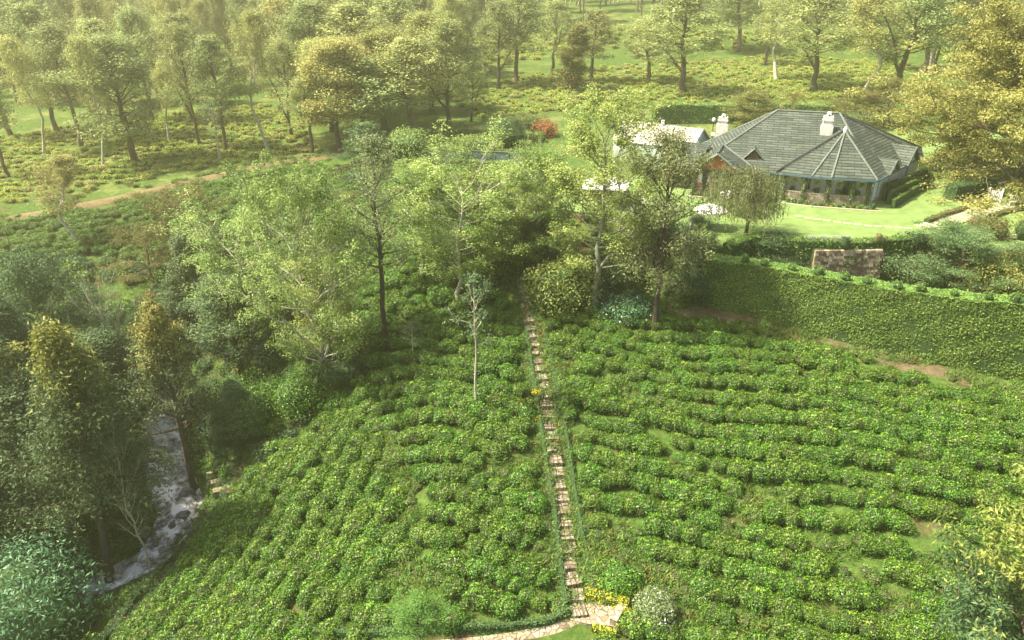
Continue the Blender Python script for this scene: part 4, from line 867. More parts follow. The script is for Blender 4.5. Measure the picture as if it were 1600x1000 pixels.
# dormer
dr = roof('dormer_roof', [[(5.0, 1.75, 3.95), (6.1, 1.75, 5.1), (6.1, 3.9, 5.1)], [(6.1, 1.75, 5.1), (7.2, 1.75, 3.95), (6.1, 3.9, 5.1)]], HS, .1)
for s_ in (-1, 1):
    b = MB(); b.tube([(6.1+s_*1.15, 1.72, 3.9), (6.1, 1.72, 5.1)], .07, 4); b.build('bargeboard', M['ridge'], dr)
b = MB(); b.add([(5.25, 1.9, 3.8), (6.95, 1.9, 3.8), (6.1, 1.9, 4.9), (5.25, 2.1, 3.8), (6.95, 2.1, 3.8), (6.1, 2.1, 4.9)], [(0, 1, 2), (5, 4, 3), (0, 3, 4, 1), (1, 4, 5, 2), (2, 5, 3, 0)]); b.build('louvre', M['darkwood'], dr)
# side gables
def side_gable(s, w, h):
    a, c = np.array(E4[:2]), np.array(E5[:2]); d = (c-a)/np.linalg.norm(c-a); nrm_ = np.array([d[1], -d[0]]); m_ = a+d*s
    def pt(k, o, z): q = m_+d*k+nrm_*o; return (q[0], q[1], z)
    g_ = roof('side_gable_roof', [[pt(-w, .35, 3.02), pt(0, .35, 3+h), pt(0, -h/.52, 3+h), pt(-w, -.1, 3.08)], [pt(0, .35, 3+h), pt(w, .35, 3.02), pt(w, -.1, 3.08), pt(0, -h/.52, 3+h)]], HS, .1)
    for k in (-w, w):
        b = MB(); b.tube([pt(k, .4, 2.98), pt(0, .4, 2.98+h)], .08, 4); b.build('bargeboard', M['ridge'], g_)
    b = MB(); b.add([pt(-w*.85, .05, 2.9), pt(w*.85, .05, 2.9), pt(0, .05, 2.85+h*.95), pt(-w*.85, -.1, 2.9), pt(w*.85, -.1, 2.9), pt(0, -.1, 2.85+h*.95)], [(0, 1, 2), (5, 4, 3), (0, 3, 4, 1), (1, 4, 5, 2), (2, 5, 3, 0)]); b.build('gable', M['palewall'], g_)
side_gable(4.6, 1.7, 1.35); side_gable(10.8, 2.1, 1.8)
# left wing
lr = roof('wing_roof', [[(-3.9, 1.9, 3.0), (-.2, 1.3, 3.0), (1.4, 4.8, 4.75), (-3.9, 5.2, 4.75)], [(-3.9, 5.2, 4.75), (1.4, 4.8, 4.75), (-1.4, 8.6, 3.1), (-3.9, 8.4, 3.0)]], HS, .14)
for v_ in (1.9, 8.4):
    b = MB(); b.tube([(-3.95, v_, 2.95), (-3.95, 5.2, 4.7)], .11, 4); b.build('bargeboard', M['ridge'], lr)
gutter([(-3.9, 1.85, 3.0), (-.3, 1.3, 3.0)])
# walls
fl = MB(); fl.prism([(-.1, -.3), (5.0, -.3), (5.0, 1.1), (18.2, .9), (24.4, 14.3), (24.6, 18.4), (2.4, 18.4), (-3.4, 8.2), (-3.4, 2.7), (-.1, 2.7)], -.15, .22); fl.build('floor', M['slab'], HS)
def wall_seq(a, c, z0, z1_, ops, mat, th=.22, inner='glass'):
    """wall from a to c with openings (s0, s1, zb, zt, kind)"""
    a, c = np.array(a, float), np.array(c, float); L_ = np.linalg.norm(c-a); d = (c-a)/L_; ang = math.atan2(d[1], d[0]); n_ = np.array([d[1], -d[0]])
    def bx(b, s0, s1, za, zb, off=0, t_=th):
        if s1-s0 < .01 or zb-za < .01: return
        m_ = a+d*(s0+s1)/2+n_*off; b.box((m_[0], m_[1], (za+zb)/2), (s1-s0, t_, zb-za), ang)
    w_ = MB(); s = 0
    for s0, s1, zb, zt, kind in ops:
        bx(w_, s, s0, z0, z1_); bx(w_, s0, s1, z0, zb); bx(w_, s0, s1, zt, z1_); s = s1
    bx(w_, s, L_, z0, z1_); wo = w_.build('wall', M[mat], HS)
    for s0, s1, zb, zt, kind in ops:
        nm = 'door' if kind[0] == 'd' else 'window'
        f = MB(); fw = .07
        for q0, q1, a0, a1 in ((s0, s0+fw, zb, zt), (s1-fw, s1, zb, zt), (s0+fw, s1-fw, zt-fw, zt), (s0+fw, s1-fw, zb, zb+fw)): bx(f, q0, q1, a0, a1, .02, .12)
        if nm == 'window': bx(f, (s0+s1)/2-.02, (s0+s1)/2+.02, zb+fw, zt-fw, .02, .08)
        fo = f.build(nm, M['whitepaint' if kind[1] == 'w' else 'darkwood'], HS)
        g_ = MB(); bx(g_, s0+fw, s1-fw, zb+fw, zt-fw, -.04, .03); g_.build('pane', M['glass'], fo)
        if 'c' in kind:
            for q0, q1 in ((s0+.1, s0+.1+(s1-s0)*.24), (s1-.1-(s1-s0)*.24, s1-.1)):
                k_ = MB(); nf = 7
                for i in range(nf):
                    e0 = q0+(q1-q0)*i/nf; k_.tube([a_ for a_ in [np.append(a+d*(e0+.03)+n_*.08, zb+.12), np.append(a+d*(e0+.03)+n_*.08, zt-.1)]], .045, 5)
                k_.build('curtain', M['curtain'], fo)
wall_seq((5.0, 2.6), (17.9, 1.9), .22, 3.25, [(.4, 1.5, .9, 2.3, 'wwc'), (3.0, 4.4, .25, 2.35, 'dwc'), (6.4, 7.8, .9, 2.35, 'wwc'), (9.9, 12.3, .25, 2.4, 'dwc')], 'render')
wall_seq((0, 2.4), (5.0, 2.4), .22, 3.2, [(.4, 1.8, .8, 2.3, 'wwc'), (2.1, 3.0, .25, 2.3, 'dwc'), (3.6, 4.6, .25, 2.35, 'dd')], 'redwood')
wall_seq((17.95, 1.0), (24.3, 14.2), .22, 3.0, [(2.2, 3.3, .25, 2.4, 'ddc'), (5.4, 6.4, .8, 2.3, 'wwc'), (8.4, 9.4, .8, 2.3, 'wwc'), (11.2, 12.4, .8, 2.3, 'ww')], 'render')
wall_seq((-3.4, 2.8), (-.1, 2.8), .2, 3.0, [(.9, 2.0, .9, 2.2, 'wd')], 'redwood')
wall_seq((-3.4, 8.0), (-3.4, 2.9), .2, 3.0, [(1.5, 2.7, .9, 2.2, 'wd')], 'redwood')
wall_seq((24.5, 14.4), (24.6, 18.3), .2, 3.0, [], 'render'); wall_seq((24.5, 18.4), (2.3, 18.4), .2, 3.0, [], 'render'); wall_seq((2.2, 18.3), (-3.3, 8.2), .2, 3.0, [], 'render')
b = MB(); b.add([(-3.55, 2.3, 3.0), (-3.55, 8.0, 3.0), (-3.55, 5.2, 4.55), (-3.4, 2.3, 3.0), (-3.4, 8.0, 3.0), (-3.4, 5.2, 4.55)], [(0, 1, 2), (5, 4, 3), (0, 3, 4, 1), (1, 4, 5, 2), (2, 5, 3, 0)]); b.build('gable', M['redwood'], HS)
def creeper(P0, h, r, parent, nl=420, leaf='fine', z0=.2):
    rg = np.random.default_rng(int(P0[0]*31+5)); a = rg.random(nl)*6.28; z = z0+rg.random(nl)*h; rr = r*(.85+.5*rg.random(nl)+.25*(z > z0+h*.82))
    P = np.stack([P0[0]+np.cos(a)*rr, P0[1]+np.sin(a)*rr, z], 1); nr = np.stack([np.cos(a), np.sin(a), .5+0*a], 1)+rg.normal(size=(nl, 3))*.5
    V, Fq = leaf_quads(P, nr, .16, .09, rg); mk('creeper', V, [Fq], [M[leaf]], parent, None, np.repeat(rg.random(nl), 4))
def post(u, v, r=.16, vine=True, leaf='fine', h=2.75):
    b = MB(); b.tube([(u, v, .1), (u, v, h+.05)], [r, r*.9], 8); c = b.build('column', M['darkwood'], HS, smooth=True)
    if vine: creeper((u, v), h, r+.09, c, 520, leaf)
for u, v in ((.2, -.15), (1.35, -.15), (3.2, -.15), (6.4, .9), (8.2, .85), (9.6, .65), (11.6, .3), (14.0, .15), (16.3, .35), (18.05, .75)): post(u, v, .17, True, 'fine' if u > 5 else 'dark')
post(4.75, -.15, .2, False)
for a, c in (((.45, -.15), (1.15, -.15)), ((1.6, -.15), (3.0, -.15)), ((6.6, .9), (8.0, .85)), ((9.8, .65), (11.4, .3)), ((11.8, .3), (13.8, .15)), ((14.2, .15), (16.1, .35)), ((16.5, .35), (17.85, .75)), ((-3.3, 2.45), (-.3, 2.45))):
    a, c = np.array(a), np.array(c); m_ = (a+c)/2; b = MB(); b.box((m_[0], m_[1], .62), (np.linalg.norm(c-a), .22, .9), math.atan2(c[1]-a[1], c[0]-a[0])); b.box((m_[0], m_[1], 1.1), (np.linalg.norm(c-a), .28, .07), math.atan2(c[1]-a[1], c[0]-a[0])); b.build('dwarf_wall', M['steps'], HS)
# hanging baskets under the verandah beam
for u, v in ((2.2, -.3), (10.6, .45), (12.8, .2), (15.1, .2), (17.2, .5), (7.3, .8)):
    o = shrub_mesh('hanging_basket', int(u*10), .3, .45, 260, .12, .45, 'tip', 3, link=True); o.location = (*L2W(u, v), 2.05); tag(o, 'trailing hanging basket under the verandah eave', 'hanging basket', 'hanging baskets under the verandah eaves')
# beds and kerb in front of the verandah
def kerb(pts, w=.22, h=.12):
    b = MB()
    for a, c in zip(pts[:-1], pts[1:]):
        a, c = np.array(L2W(*a)), np.array(L2W(*c)); m_ = (a+c)/2; b.box((m_[0], m_[1], h/2), (np.linalg.norm(c-a), w, h), math.atan2(c[1]-a[1], c[0]-a[0]))
    o = b.build('kerb', M['slab']); tag(o, kind='structure')
kerb([(-.6, -1.0), (3.3, -1.2)]); kerb([(3.42, -1.12), (5.4, -.4)]); kerb([(6.6, -.35), (9.3, -.65)]); kerb([(9.42, -.75), (12.6, -1.2), ]); kerb([(12.72, -1.2), (19.3, -1.0)])
for i, (u0, v0, u1, v1, lf) in enumerate(((.0, -.6, 2.9, -.7, 'dark'), (6.8, .1, 9.3, -.1, 'olive'), (9.9, -.3, 12.4, -.6, 'fine'), (12.6, -.65, 15.6, -.6, 'olive'), (15.8, -.5, 18.9, -.3, 'fine'))):
    n = max(3, int((u1-u0)/.55))
    for k in range(n):
        q = (k+.5)/n; o = shrub_mesh('bedding_plant', 500+i*20+k, .34, .35+.35*random.random(), 150, .13, .45, ['fine', 'olive', 'hedge', 'cool'][(k+i) % 4], 3, 'yellow' if k % 3 == 0 else None, .12, link=True)
        o.location = (*L2W(u0+(u1-u0)*q, v0+(v1-v0)*q+random.uniform(-.15, .15)), 0); tag(o, 'low leafy plant in the bed along the verandah kerb', 'bedding plant', 'bedding plants along the verandah')
# outbuilding with faded white roof
ob = empty('outbuilding', (23.7, 93.6, 0), math.atan2(.6, -.8), 'low outbuilding with faded white roof and pale gable behind the left of the bungalow', 'outbuilding')
roof('roof', [[(-.3, 3.1, 2.6), (-.3, 0, 4.75), (11, 0, 4.75), (11, 3.1, 2.6)], [(-.3, 0, 4.75), (-.3, -3.1, 2.6), (11, -3.1, 2.6), (11, 0, 4.75)]], ob, .12, 'paleroof')
b = MB(); b.prism([(0, -2.9), (10.8, -2.9), (10.8, 2.9), (0, 2.9)], -.1, 2.7); b.build('wall', M['palewall'], ob)
b = MB(); b.add([(-.03, -2.9, 2.65), (-.03, 2.9, 2.65), (-.03, 0, 4.6), (.1, -2.9, 2.65), (.1, 2.9, 2.65), (.1, 0, 4.6)], [(0, 1, 2), (5, 4, 3), (0, 3, 4, 1), (1, 4, 5, 2), (2, 5, 3, 0)]); b.build('gable', M['palewall'], ob)
for s_ in (-1, 1):
    b = MB(); b.tube([(-.35, s_*3.15, 2.5), (-.35, 0, 4.72)], .1, 4); b.build('bargeboard', M['bluepaint'], ob)
b = MB(); b.tube([(5.2, 0.2, 4.6), (5.2, .2, 5.3)], .22, 8); b.build('vent', M['whitepaint'], ob)
def lamp(px, top, ywd, label):
    x = (px-800)/F*depth(ywd, 3); z = z_at(ywd, top); z0 = z1(x, ywd); e = empty('garden_lamp', (x, ywd, z0), 0, label, 'lamp', None)
    b = MB(); b.tube([(0, 0, 0), (0, 0, z-z0-.2)], .05, 8); b.build('pole', M['metal'], e); b = MB(); b.blob((0, 0, z-z0), (.24, .24, .26), 8, amp=0); b.build('globe', M['globe'], e, smooth=True)
lamp(1112, 187, 96, 'slim lamp post with small white globe behind the left chimney'); lamp(1112, 210, 92.2, 'low lamp with larger white globe between outbuilding and bungalow roof')
# ------------------------------------------------------------------ hedges
def resample(L_, st):
    P = [np.array(L_[0], float)]
    for i in range(1, len(L_)):
        a, c = np.array(L_[i-1], float), np.array(L_[i], float); n = max(1, int(np.linalg.norm(c-a)/st))
        for k in range(1, n+1): P.append(a+(c-a)*k/n)
    return np.array(P)
def hedge(line, w, label, h=None, ztop=None, dens=60, ls=.15, leaf='hedge', top='hedgetop', cat='hedge', name='clipped_hedge', asp=.5, knobs=None, group=None, seed=1, rough=.05, smooth=2):
    P = resample(line, .5)
    for _ in range(smooth): P[1:-1] = (P[:-2]+2*P[1:-1]+P[2:])/4
    rg = np.random.default_rng(seed+len(P)); n = len(P)
    d = np.gradient(P, axis=0); d /= np.linalg.norm(d, axis=1, keepdims=True); s = np.stack([-d[:, 1], d[:, 0]], 1)
    gz = Z(P[:, 0], P[:, 1]); zt = gz+h if ztop is None else np.full(n, np.mean(ztop), float)
    if ztop is not None and np.ndim(ztop): zt = np.interp(np.linspace(0, 1, n), np.linspace(0, 1, len(ztop)), ztop)
    hw = w/2*(1+.06*np.sin(np.arange(n)*.6))-rough
    gl = Z(P[:, 0]+s[:, 0]*hw, P[:, 1]+s[:, 1]*hw)-.15; gr_ = Z(P[:, 0]-s[:, 0]*hw, P[:, 1]-s[:, 1]*hw)-.15
    ring = [np.stack([P[:, 0]+s[:, 0]*hw, P[:, 1]+s[:, 1]*hw, gl], 1), np.stack([P[:, 0]+s[:, 0]*hw*.96, P[:, 1]+s[:, 1]*hw*.96, zt-.1], 1),
            np.stack([P[:, 0]+s[:, 0]*hw*.8, P[:, 1]+s[:, 1]*hw*.8, zt-.03], 1), np.stack([P[:, 0]-s[:, 0]*hw*.8, P[:, 1]-s[:, 1]*hw*.8, zt-.03], 1),
            np.stack([P[:, 0]-s[:, 0]*hw*.96, P[:, 1]-s[:, 1]*hw*.96, zt-.1], 1), np.stack([P[:, 0]-s[:, 0]*hw, P[:, 1]-s[:, 1]*hw, gr_], 1)]
    V = np.stack(ring, 1).reshape(-1, 3); Fs = [(i*6+j, i*6+j+1, (i+1)*6+j+1, (i+1)*6+j) for i in range(n-1) for j in range(5)]+[(0, 1, 2, 3, 4, 5), tuple((n-1)*6+k for k in (5, 4, 3, 2, 1, 0))]
    loc = (P[n//2, 0], P[n//2, 1], gz[n//2]); e = empty(name, loc, 0, label, cat, group)
    b = MB(); b.add(V-np.array(loc), Fs); b.build('woody_core', M['core'], e)
    seg = np.linalg.norm(np.diff(P, axis=0), axis=1); Lt = seg.sum(); hh = (zt-gz).mean()
    area_s = Lt*hh; area_t = Lt*w; 
    def emit(nm, cnt, mat, fn):
        i = rg.choice(n-1, cnt, p=seg/seg.sum()); f = rg.random(cnt); p = P[i]*(1-f)[:, None]+P[i+1]*f[:, None]; sd_ = s[i]; hw_ = hw[i]
        Pn_, Nn_ = fn(p, sd_, hw_, i, f, cnt); V, Fq = leaf_quads(Pn_-np.array(loc), Nn_, ls, ls*asp, rg)
        mk(nm, V, [Fq], [M[mat]], e, None, np.repeat(np.clip(rg.random(cnt)*.85+.08*fbm(Pn_[:, 0], Pn_[:, 2]+Pn_[:, 1], .5, 2), 0, 1), 4))
    def side(p, sd_, hw_, i, f, cnt):
        sg = np.where(rg.random(cnt) < .72, -1, 1) if True else 1; end = rg.random(cnt) < min(.2, w/Lt)
        k = rg.random(cnt); g_ = np.where(sg > 0, gl[i], gr_[i])+.12; zz = g_+(zt[i]-g_)*k; lump = .04*np.sin(p[:, 0]*2.1+zz*1.7)+.03*np.sin(p[:, 1]*3+zz*2.9)
        off = sg*(hw_+rough*rg.normal(size=cnt)+lump*min(1, hh/2)); q = p+sd_*off[:, None]; return np.concatenate([q, zz[:, None]], 1), np.concatenate([sd_*sg[:, None], .45+0*zz[:, None]], 1)+rg.normal(size=(cnt, 3))*.5
    sgn = np.sign((P[n//2]@s[n//2])) ; 
    if sgn < 0: s = -s; gl, gr_ = gr_, gl
    def topf(p, sd_, hw_, i, f, cnt):
        off = (rg.random(cnt)*2-1)*(hw_+rough*.8); zz = zt[i]+rg.normal(size=cnt)*rough*.5+.04*np.sin(p[:, 0]*2.3); return np.concatenate([p+sd_*off[:, None], zz[:, None]], 1), np.array([0, 0, 1.])+rg.normal(size=(cnt, 3))*.5
    emit('foliage', int(area_s*dens*1.35), leaf, side); emit('top_foliage', int(area_t*dens), top, topf)
    # end caps
    for k_, sg in ((0, -1), (n-1, 1)) if w > .9 else ():
        cnt = int(w*(zt[k_]-gz[k_])*dens); off = (rg.random(cnt)*2-1)*hw[k_]; g_ = gz[k_]-.05; zz = g_+(zt[k_]-g_)*rg.random(cnt); q = P[k_]+s[k_]*off[:, None]+d[k_]*sg*(.03+rough*rg.normal(size=cnt))[:, None]
        if cnt > 3:
            V, Fq = leaf_quads(np.concatenate([q, zz[:, None]], 1)-np.array(loc), np.concatenate([np.tile(d[k_]*sg, (cnt, 1)), .4+0*zz[:, None]], 1)+rg.normal(size=(cnt, 3))*.5, ls, ls*asp, rg); mk('foliage', V, [Fq], [M[leaf]], e, None, np.repeat(rg.random(cnt), 4))
    if knobs:
        for px in knobs:
            pp = [pix(P[i, 0], P[i, 1], zt[i])[0] for i in range(n)]; i = int(np.argmin(np.abs(np.array(pp)-px)))
            q = P[i]-s[i]*hw[i]*.55; r_ = .36+.1*random.random(); k = shrub_mesh('topiary_knob', int(px), r_, r_*1.7, 240, .13, .5, 'hedge', 4, core=.8, link=True); k.parent = e; k.location = (q[0]-loc[0], q[1]-loc[1], zt[i]-.05-loc[2])
    return e
HL = [hit(*p)[:2] for p in [(1098,481),(1150,494),(1200,507),(1300,535),(1400,559),(1500,579),(1600,598),(1720,622)]]
def shift(L_, k):
    P = np.array(L_, float); d = np.gradient(P, axis=0); d /= np.linalg.norm(d, axis=1, keepdims=True); s = np.stack([-d[:, 1], d[:, 0]], 1); s *= np.sign((P*s).sum(1))[:, None]; return P+s*k
hedge(shift(HL, .95), 1.7, 'very tall clipped green hedge with topiary knobs along the edge of the tea', ztop=[.3, .4, .4, .3, .4, .6, .7], dens=330, ls=.15, rough=.04, knobs=[1160,1200,1240,1280,1318,1354,1398,1440,1488,1538,1582])
LF = [hit(*p)[:2] for p in [(1150,381),(1262,389),(1330,391),(1450,382),(1560,402)]]
fe = [plane(*p, 0) for p in [(1128,388),(1165,373),(1250,380),(1330,382),(1450,373),(1550,393)]]
hedge(shift(fe, -.55), 1.3, 'shaggy dark green border hedge along the lawn edge above the stone wall', ztop=.55, dens=75, ls=.3, leaf='hedge', top='hedge', asp=.22, rough=.14)
hedge([hit(*p)[:2] for p in [(1020,193),(1080,192),(1140,192),(1210,190),(1300,195)]], 2.2, 'long dense hedge behind the outbuilding and bungalow', h=3.0, dens=30, ls=.26)
hedge([hit(*p)[:2] for p in [(660,262),(740,268),(820,275),(900,282)]], 1.2, 'trimmed light hedge below the teal tennis fence', h=1.5, dens=45, ls=.2, leaf='light', top='light')
hedge([hit(*p)[:2] for p in [(690,212),(760,213),(850,222)]], 1.2, 'low yellow green hedge beyond the teal tennis fence', h=1.2, dens=40, ls=.22, leaf='olive', top='hedgetop')
st = {'leaf': 'feather', 'top': 'feather', 'dens': 190, 'ls': .11, 'cat': 'edging hedge', 'name': 'edging_hedge', 'rough': .12}
hedge([hit(*p)[:2] for p in [(884,950),(874,880),(866,800),(852,720),(842,650),(831,580),(822,520)]], .5, 'low clipped edging running up the left side of the stone steps', h=.42, **st)
hedge([hit(*p)[:2] for p in [(922,900),(911,850),(899,780),(889,710),(878,650),(864,580),(852,525)]], .5, 'low clipped edging running up the right side of the stone steps', h=.42, **st)
hedge([hit(*p)[:2] for p in [(886,958),(880,970),(850,979),(760,986),(640,992),(480,991),(350,998),(200,1015)]], .55, 'low clipped edging curving along the foot of the tea slope', h=.5, smooth=4, **st)
hedge([hit(*p)[:2] for p in [(165,1035),(205,985),(245,930),(290,870),(330,815),(345,785)]], .5, 'narrow clipped edging beside the tea on the stream side', h=.5, **st)
hedge([hit(*p)[:2] for p in [(140,1030),(185,978),(228,920),(272,862),(310,808),(325,780)]], .6, 'outer clipped edging of the pair above the stream', h=.5, **st)
sy = {'leaf': 'yellow', 'top': 'yellow', 'dens': 190, 'ls': .1, 'cat': 'flower border', 'name': 'flower_border', 'rough': .1}
hedge([hit(*p)[:2] for p in [(912,932),(935,935),(958,944),(982,952)]], .6, 'bright yellow border above the stone seat', h=.5, **sy)
hedge([hit(*p)[:2] for p in [(984,958),(978,975),(968,992)]], .55, 'bright yellow border behind the stone seat', h=.45, **sy)
hedge([hit(*p)[:2] for p in [(925,984),(945,990),(962,998)]], .5, 'small bright yellow border below the stone seat', h=.4, **sy)
sb = {'leaf': 'brown', 'top': 'brown', 'dens': 70, 'ls': .16, 'cat': 'flower bed', 'name': 'flower_bed', 'rough': .12}
hedge([plane(*p, 0) for p in [(1447,348),(1475,338),(1510,326)]], .8, 'longest brown leaved flower bed left of the paved path', h=.45, **sb)
hedge([plane(*p, 0) for p in [(1520,322),(1544,313)]], .8, 'short brown leaved flower bed next to the white gate', h=.45, **sb)
hedge([plane(*p, 0) for p in [(1505,355),(1530,344)]], .8, 'brown leaved flower bed right of the paved path', h=.45, **sb)
hedge([plane(*p, 0) for p in [(1548,340),(1580,330),(1610,326)]], .9, 'brown leaved flower bed near the white bench', h=.4, **sb)
hedge([plane(*p, 0) for p in [(1482,312),(1520,306),(1545,304)]], 1.5, 'dark clipped hedge ending at the white gate', h=1.7, dens=60, ls=.18, leaf='dark', top='dark')
rs = [L2W(*p) for p in [(20.6, 1.6), (23.4, 7.6), (25.8, 12.6)]]
for k, (o_, h_) in enumerate(((0, 1.0), (-.9, 1.5), (-1.7, 2.0))):
    hedge(shift([L2W(20.2+.4, .9+1.5*k), L2W(25.9, 12.4)], 0)-np.array([o_*-.35, 0]), .45, ['lowest', 'middle', 'highest'][k]+' tier of the stepped hedge at the right side of the bungalow', h=h_, dens=80, ls=.15, leaf='dark', top='hedge')

for u, v in ((5.3, .35), (18.35, .35)): b = MB(); b.tube([(u, v, 2.9), (u, v+.1, 2.6), (u, v+.1, .1)], .045, 6); b.build('downpipe', M['bluepaint'], HS)
for k, (u, v) in enumerate(((7.4, 1.4), (10.5, 1.1), (12.9, 1.0), (15.2, 1.0), (17.0, 1.1))):
    o = shrub_mesh('potted_plant', 900+k, .38, .8, 300, .16, .35, 'cool' if k % 2 else 'tea', 4, link=True); o.location = (*L2W(u, v), .75); b = MB(); b.tube([(0, 0, -.5), (0, 0, .02)], [.2, .28], 10); q = b.build('pot', M['clay'], o); tag(o, 'potted plant standing on the verandah behind the low wall', 'potted plant', 'potted plants on the verandah')
# ------------------------------------------------------------------ stone steps
def steps():
    P = resample(STAIR[::1], .05)
    for _ in range(60): P[1:-1] = (P[:-2]+2*P[1:-1]+P[2:])/4
    cum = np.concatenate([[0], np.cumsum(np.linalg.norm(np.diff(P, axis=0), axis=1))]); n = int(cum[-1]/.98)
    e = empty('stone_steps', (P[0, 0], P[0, 1], z1(*P[0])), 0, 'long straight flight of rough stone steps climbing through the tea', 'steps'); L0 = np.array(e.location)
    rg = np.random.default_rng(5)
    for k in range(n):
        a = P[np.searchsorted(cum, k*cum[-1]/n)]; c = P[min(np.searchsorted(cum, (k+1)*cum[-1]/n), len(P)-1)]; d = (c-a)/np.linalg.norm(c-a); s = np.array([-d[1], d[0]]); zt = z1(*((a+c)/2))+.16
        b = MB(); w = 1.0+rg.normal()*.09; a = a+s*rg.normal()*.05; c = c+s*rg.normal()*.05; d = (c-a)/np.linalg.norm(c-a); s = np.array([-d[1], d[0]]); zt += rg.normal()*.03
        nw = int(rg.integers(2, 5)); nd = int(rg.integers(1, 4)); 
        xs = np.linspace(-w/2, w/2, nw+1)+np.concatenate([[0], rg.normal(size=nw-1)*.05, [0]]); ys = np.linspace(0, 1, nd+1)+np.concatenate([[0], rg.normal(size=nd-1)*.05, [0]])
        Ld = np.linalg.norm(c-a)
        for i in range(nw):
            for j in range(nd):
                x0, x1, y0, y1 = xs[i]+.018, xs[i+1]-.018, ys[j]*Ld+.018, ys[j+1]*Ld-.018; top = zt+rg.normal()*.012
                cs = [(x0+rg.random()*.04, y0+rg.random()*.04), (x1-rg.random()*.04, y0+rg.random()*.04), (x1-rg.random()*.04, y1-rg.random()*.04), (x0+rg.random()*.04, y1-rg.random()*.04)]
                if j == 0: cs = [(x, y-.05*rg.random()) for x, y in cs]
                W = [a+s*x+d*y-L0[:2] for x, y in cs]; b.prism([tuple(q) for q in W], zt-.42-L0[2], top-L0[2], 0)
        q = [a+s*x+d*y-L0[:2] for x, y in ((-w/2, .03), (w/2, .03), (w/2, Ld-.02), (-w/2, Ld-.02))]; b.prism([tuple(t_) for t_ in q], zt-.45-L0[2], zt-.035-L0[2], 1)
        b.build('step', [M['steps'], M['soil']], e)
steps()
def pave(name, px, mat, lift=.10, z=None):
    P = np.array([hit(*p)[:2] for p in px]); c = P.mean(0); b = MB(); zs = [z1(*p)+lift for p in P]
    zm = np.mean(zs) if z is None else z
    b.add([(p[0], p[1], (zz+zm)/2) for p, zz in zip(P, zs)]+[(p[0], p[1], (zz+zm)/2-.35) for p, zz in zip(P, zs)], [tuple(range(len(P)))]+[(i, len(P)+i, len(P)+(i+1) % len(P), (i+1) % len(P)) for i in range(len(P))])
    o = b.build(name, M[mat]); tag(o, kind='structure'); return zm
lz = pave('paved_landing', [(899,972),(898,944),(912,938),(935,938),(960,948),(985,955),(968,985),(940,980),(918,978)], 'paving')
ribbon('stone_path', [hit(*p)[:2] for p in [(905,965),(885,980),(845,988),(790,996),(730,1006),(640,1015),(480,1010),(300,1030)]], .75, M['paving'], .12)
x, y, z = hit(965, 966); bn = empty('stone_bench', (x, y, z+.05), R(58), 'low seat of mortared stone with flat top beside the yellow borders', 'bench')
b = MB(); b.box((0, 0, .22), (1.35, .42, .5)); b.build('base', M['steps'], bn); b = MB(); b.box((0, 0, .505), (1.45, .5, .07)); b.build('top_slab', M['paving'], bn)
# retaining wall of coursed stone
M['stone2'] = noisemat('wall_stone_pale', [(.3, (.30, .24, .17)), (.7, (.52, .45, .34))], 3, .9, .6)
M['stone3'] = noisemat('wall_stone_dark', [(.3, (.10, .075, .055)), (.7, (.22, .16, .12))], 3, .9, .6)
def stone_wall():
    a = np.array(plane(1264, 381, 0)); c = np.array(plane(1366, 380, 0)); d = (c-a)/np.linalg.norm(c-a); s = np.array([d[1], -d[0]]); a = a+s*1.2; c = c+s*1.2; L_ = np.linalg.norm(c-a)
    rg = np.random.default_rng(9); b = MB(); zt, zb = -.1, -3.5; rowsn = 13; h = (zt-zb)/rowsn; ang = math.atan2(d[1], d[0])
    o0 = (a[0], a[1], zb)
    for r_ in range(rowsn):
        x = 0
        while x < L_:
            w = .18+.3*rg.random(); m_ = d*(x+w/2)+s*(.1+rg.random()*.07+.03*(rowsn-r_)*.5); b.box((m_[0], m_[1], h*(r_+.5)), (w-.035, .5, h-.03), ang+rg.normal()*.02, int(rg.integers(0, 3)), .93); x += w
    m_ = d*L_/2-s*.1; b.box((m_[0], m_[1], (zt-zb)/2), (L_, .42, zt-zb), ang, 3)
    o = b.build('stone_wall', [M['stone'], M['stone2'], M['stone3'], M['core']]); o.location = o0; tag(o, 'brown stone retaining wall in courses below the lawn edge', 'stone wall')
stone_wall()
# picket fence
fe0, fe1 = np.array(plane(1262, 378.5, 0)), np.array(plane(1327, 379.5, 0)); e = empty('picket_fence', (*fe0, 0), 0, 'low white picket edging on the lawn above the stone wall', 'picket fence'); n = 26
for k in range(n):
    p = (fe1-fe0)*k/(n-1); b = MB(); b.box((p[0], p[1], .37+.06*math.sin(k*.9)), (.09, .03, .5)); b.box((p[0], p[1], .65+.06*math.sin(k*.9)), (.09, .03, .07), taper=.2); b.build('picket', M['whitepaint'], e)
for zz in (.25, .5):
    m_ = (fe1-fe0)/2; b = MB(); b.box((m_[0], m_[1]+.04, zz), (np.linalg.norm(fe1-fe0), .03, .05), math.atan2(m_[1], m_[0])); b.build('rail', M['whitepaint'], e)
for px, py, lb in ((1319, 384, 'small round brownish topiary in front of the picket edging'), (1374, 380, 'small round topiary midway along the lawn border'), (1436, 378, 'small round dark topiary near the right end of the lawn border')):
    x, y = plane(px, py, .3); o = shrub_mesh('topiary', px, .48, .95, 520, .11, .45, 'dark' if px != 1374 else 'brown', 5, core=.8, link=True); o.location = (x, y, .2); tag(o, lb, 'topiary')
x, y = plane(1598, 374, 0); o = shrub_mesh('topiary', 77, .95, 1.9, 2200, .12, .45, 'dark', 3, core=.85, link=True); o.location = (x, y, -.05); tag(o, 'large dark egg shaped topiary at the right edge of the garden', 'topiary')
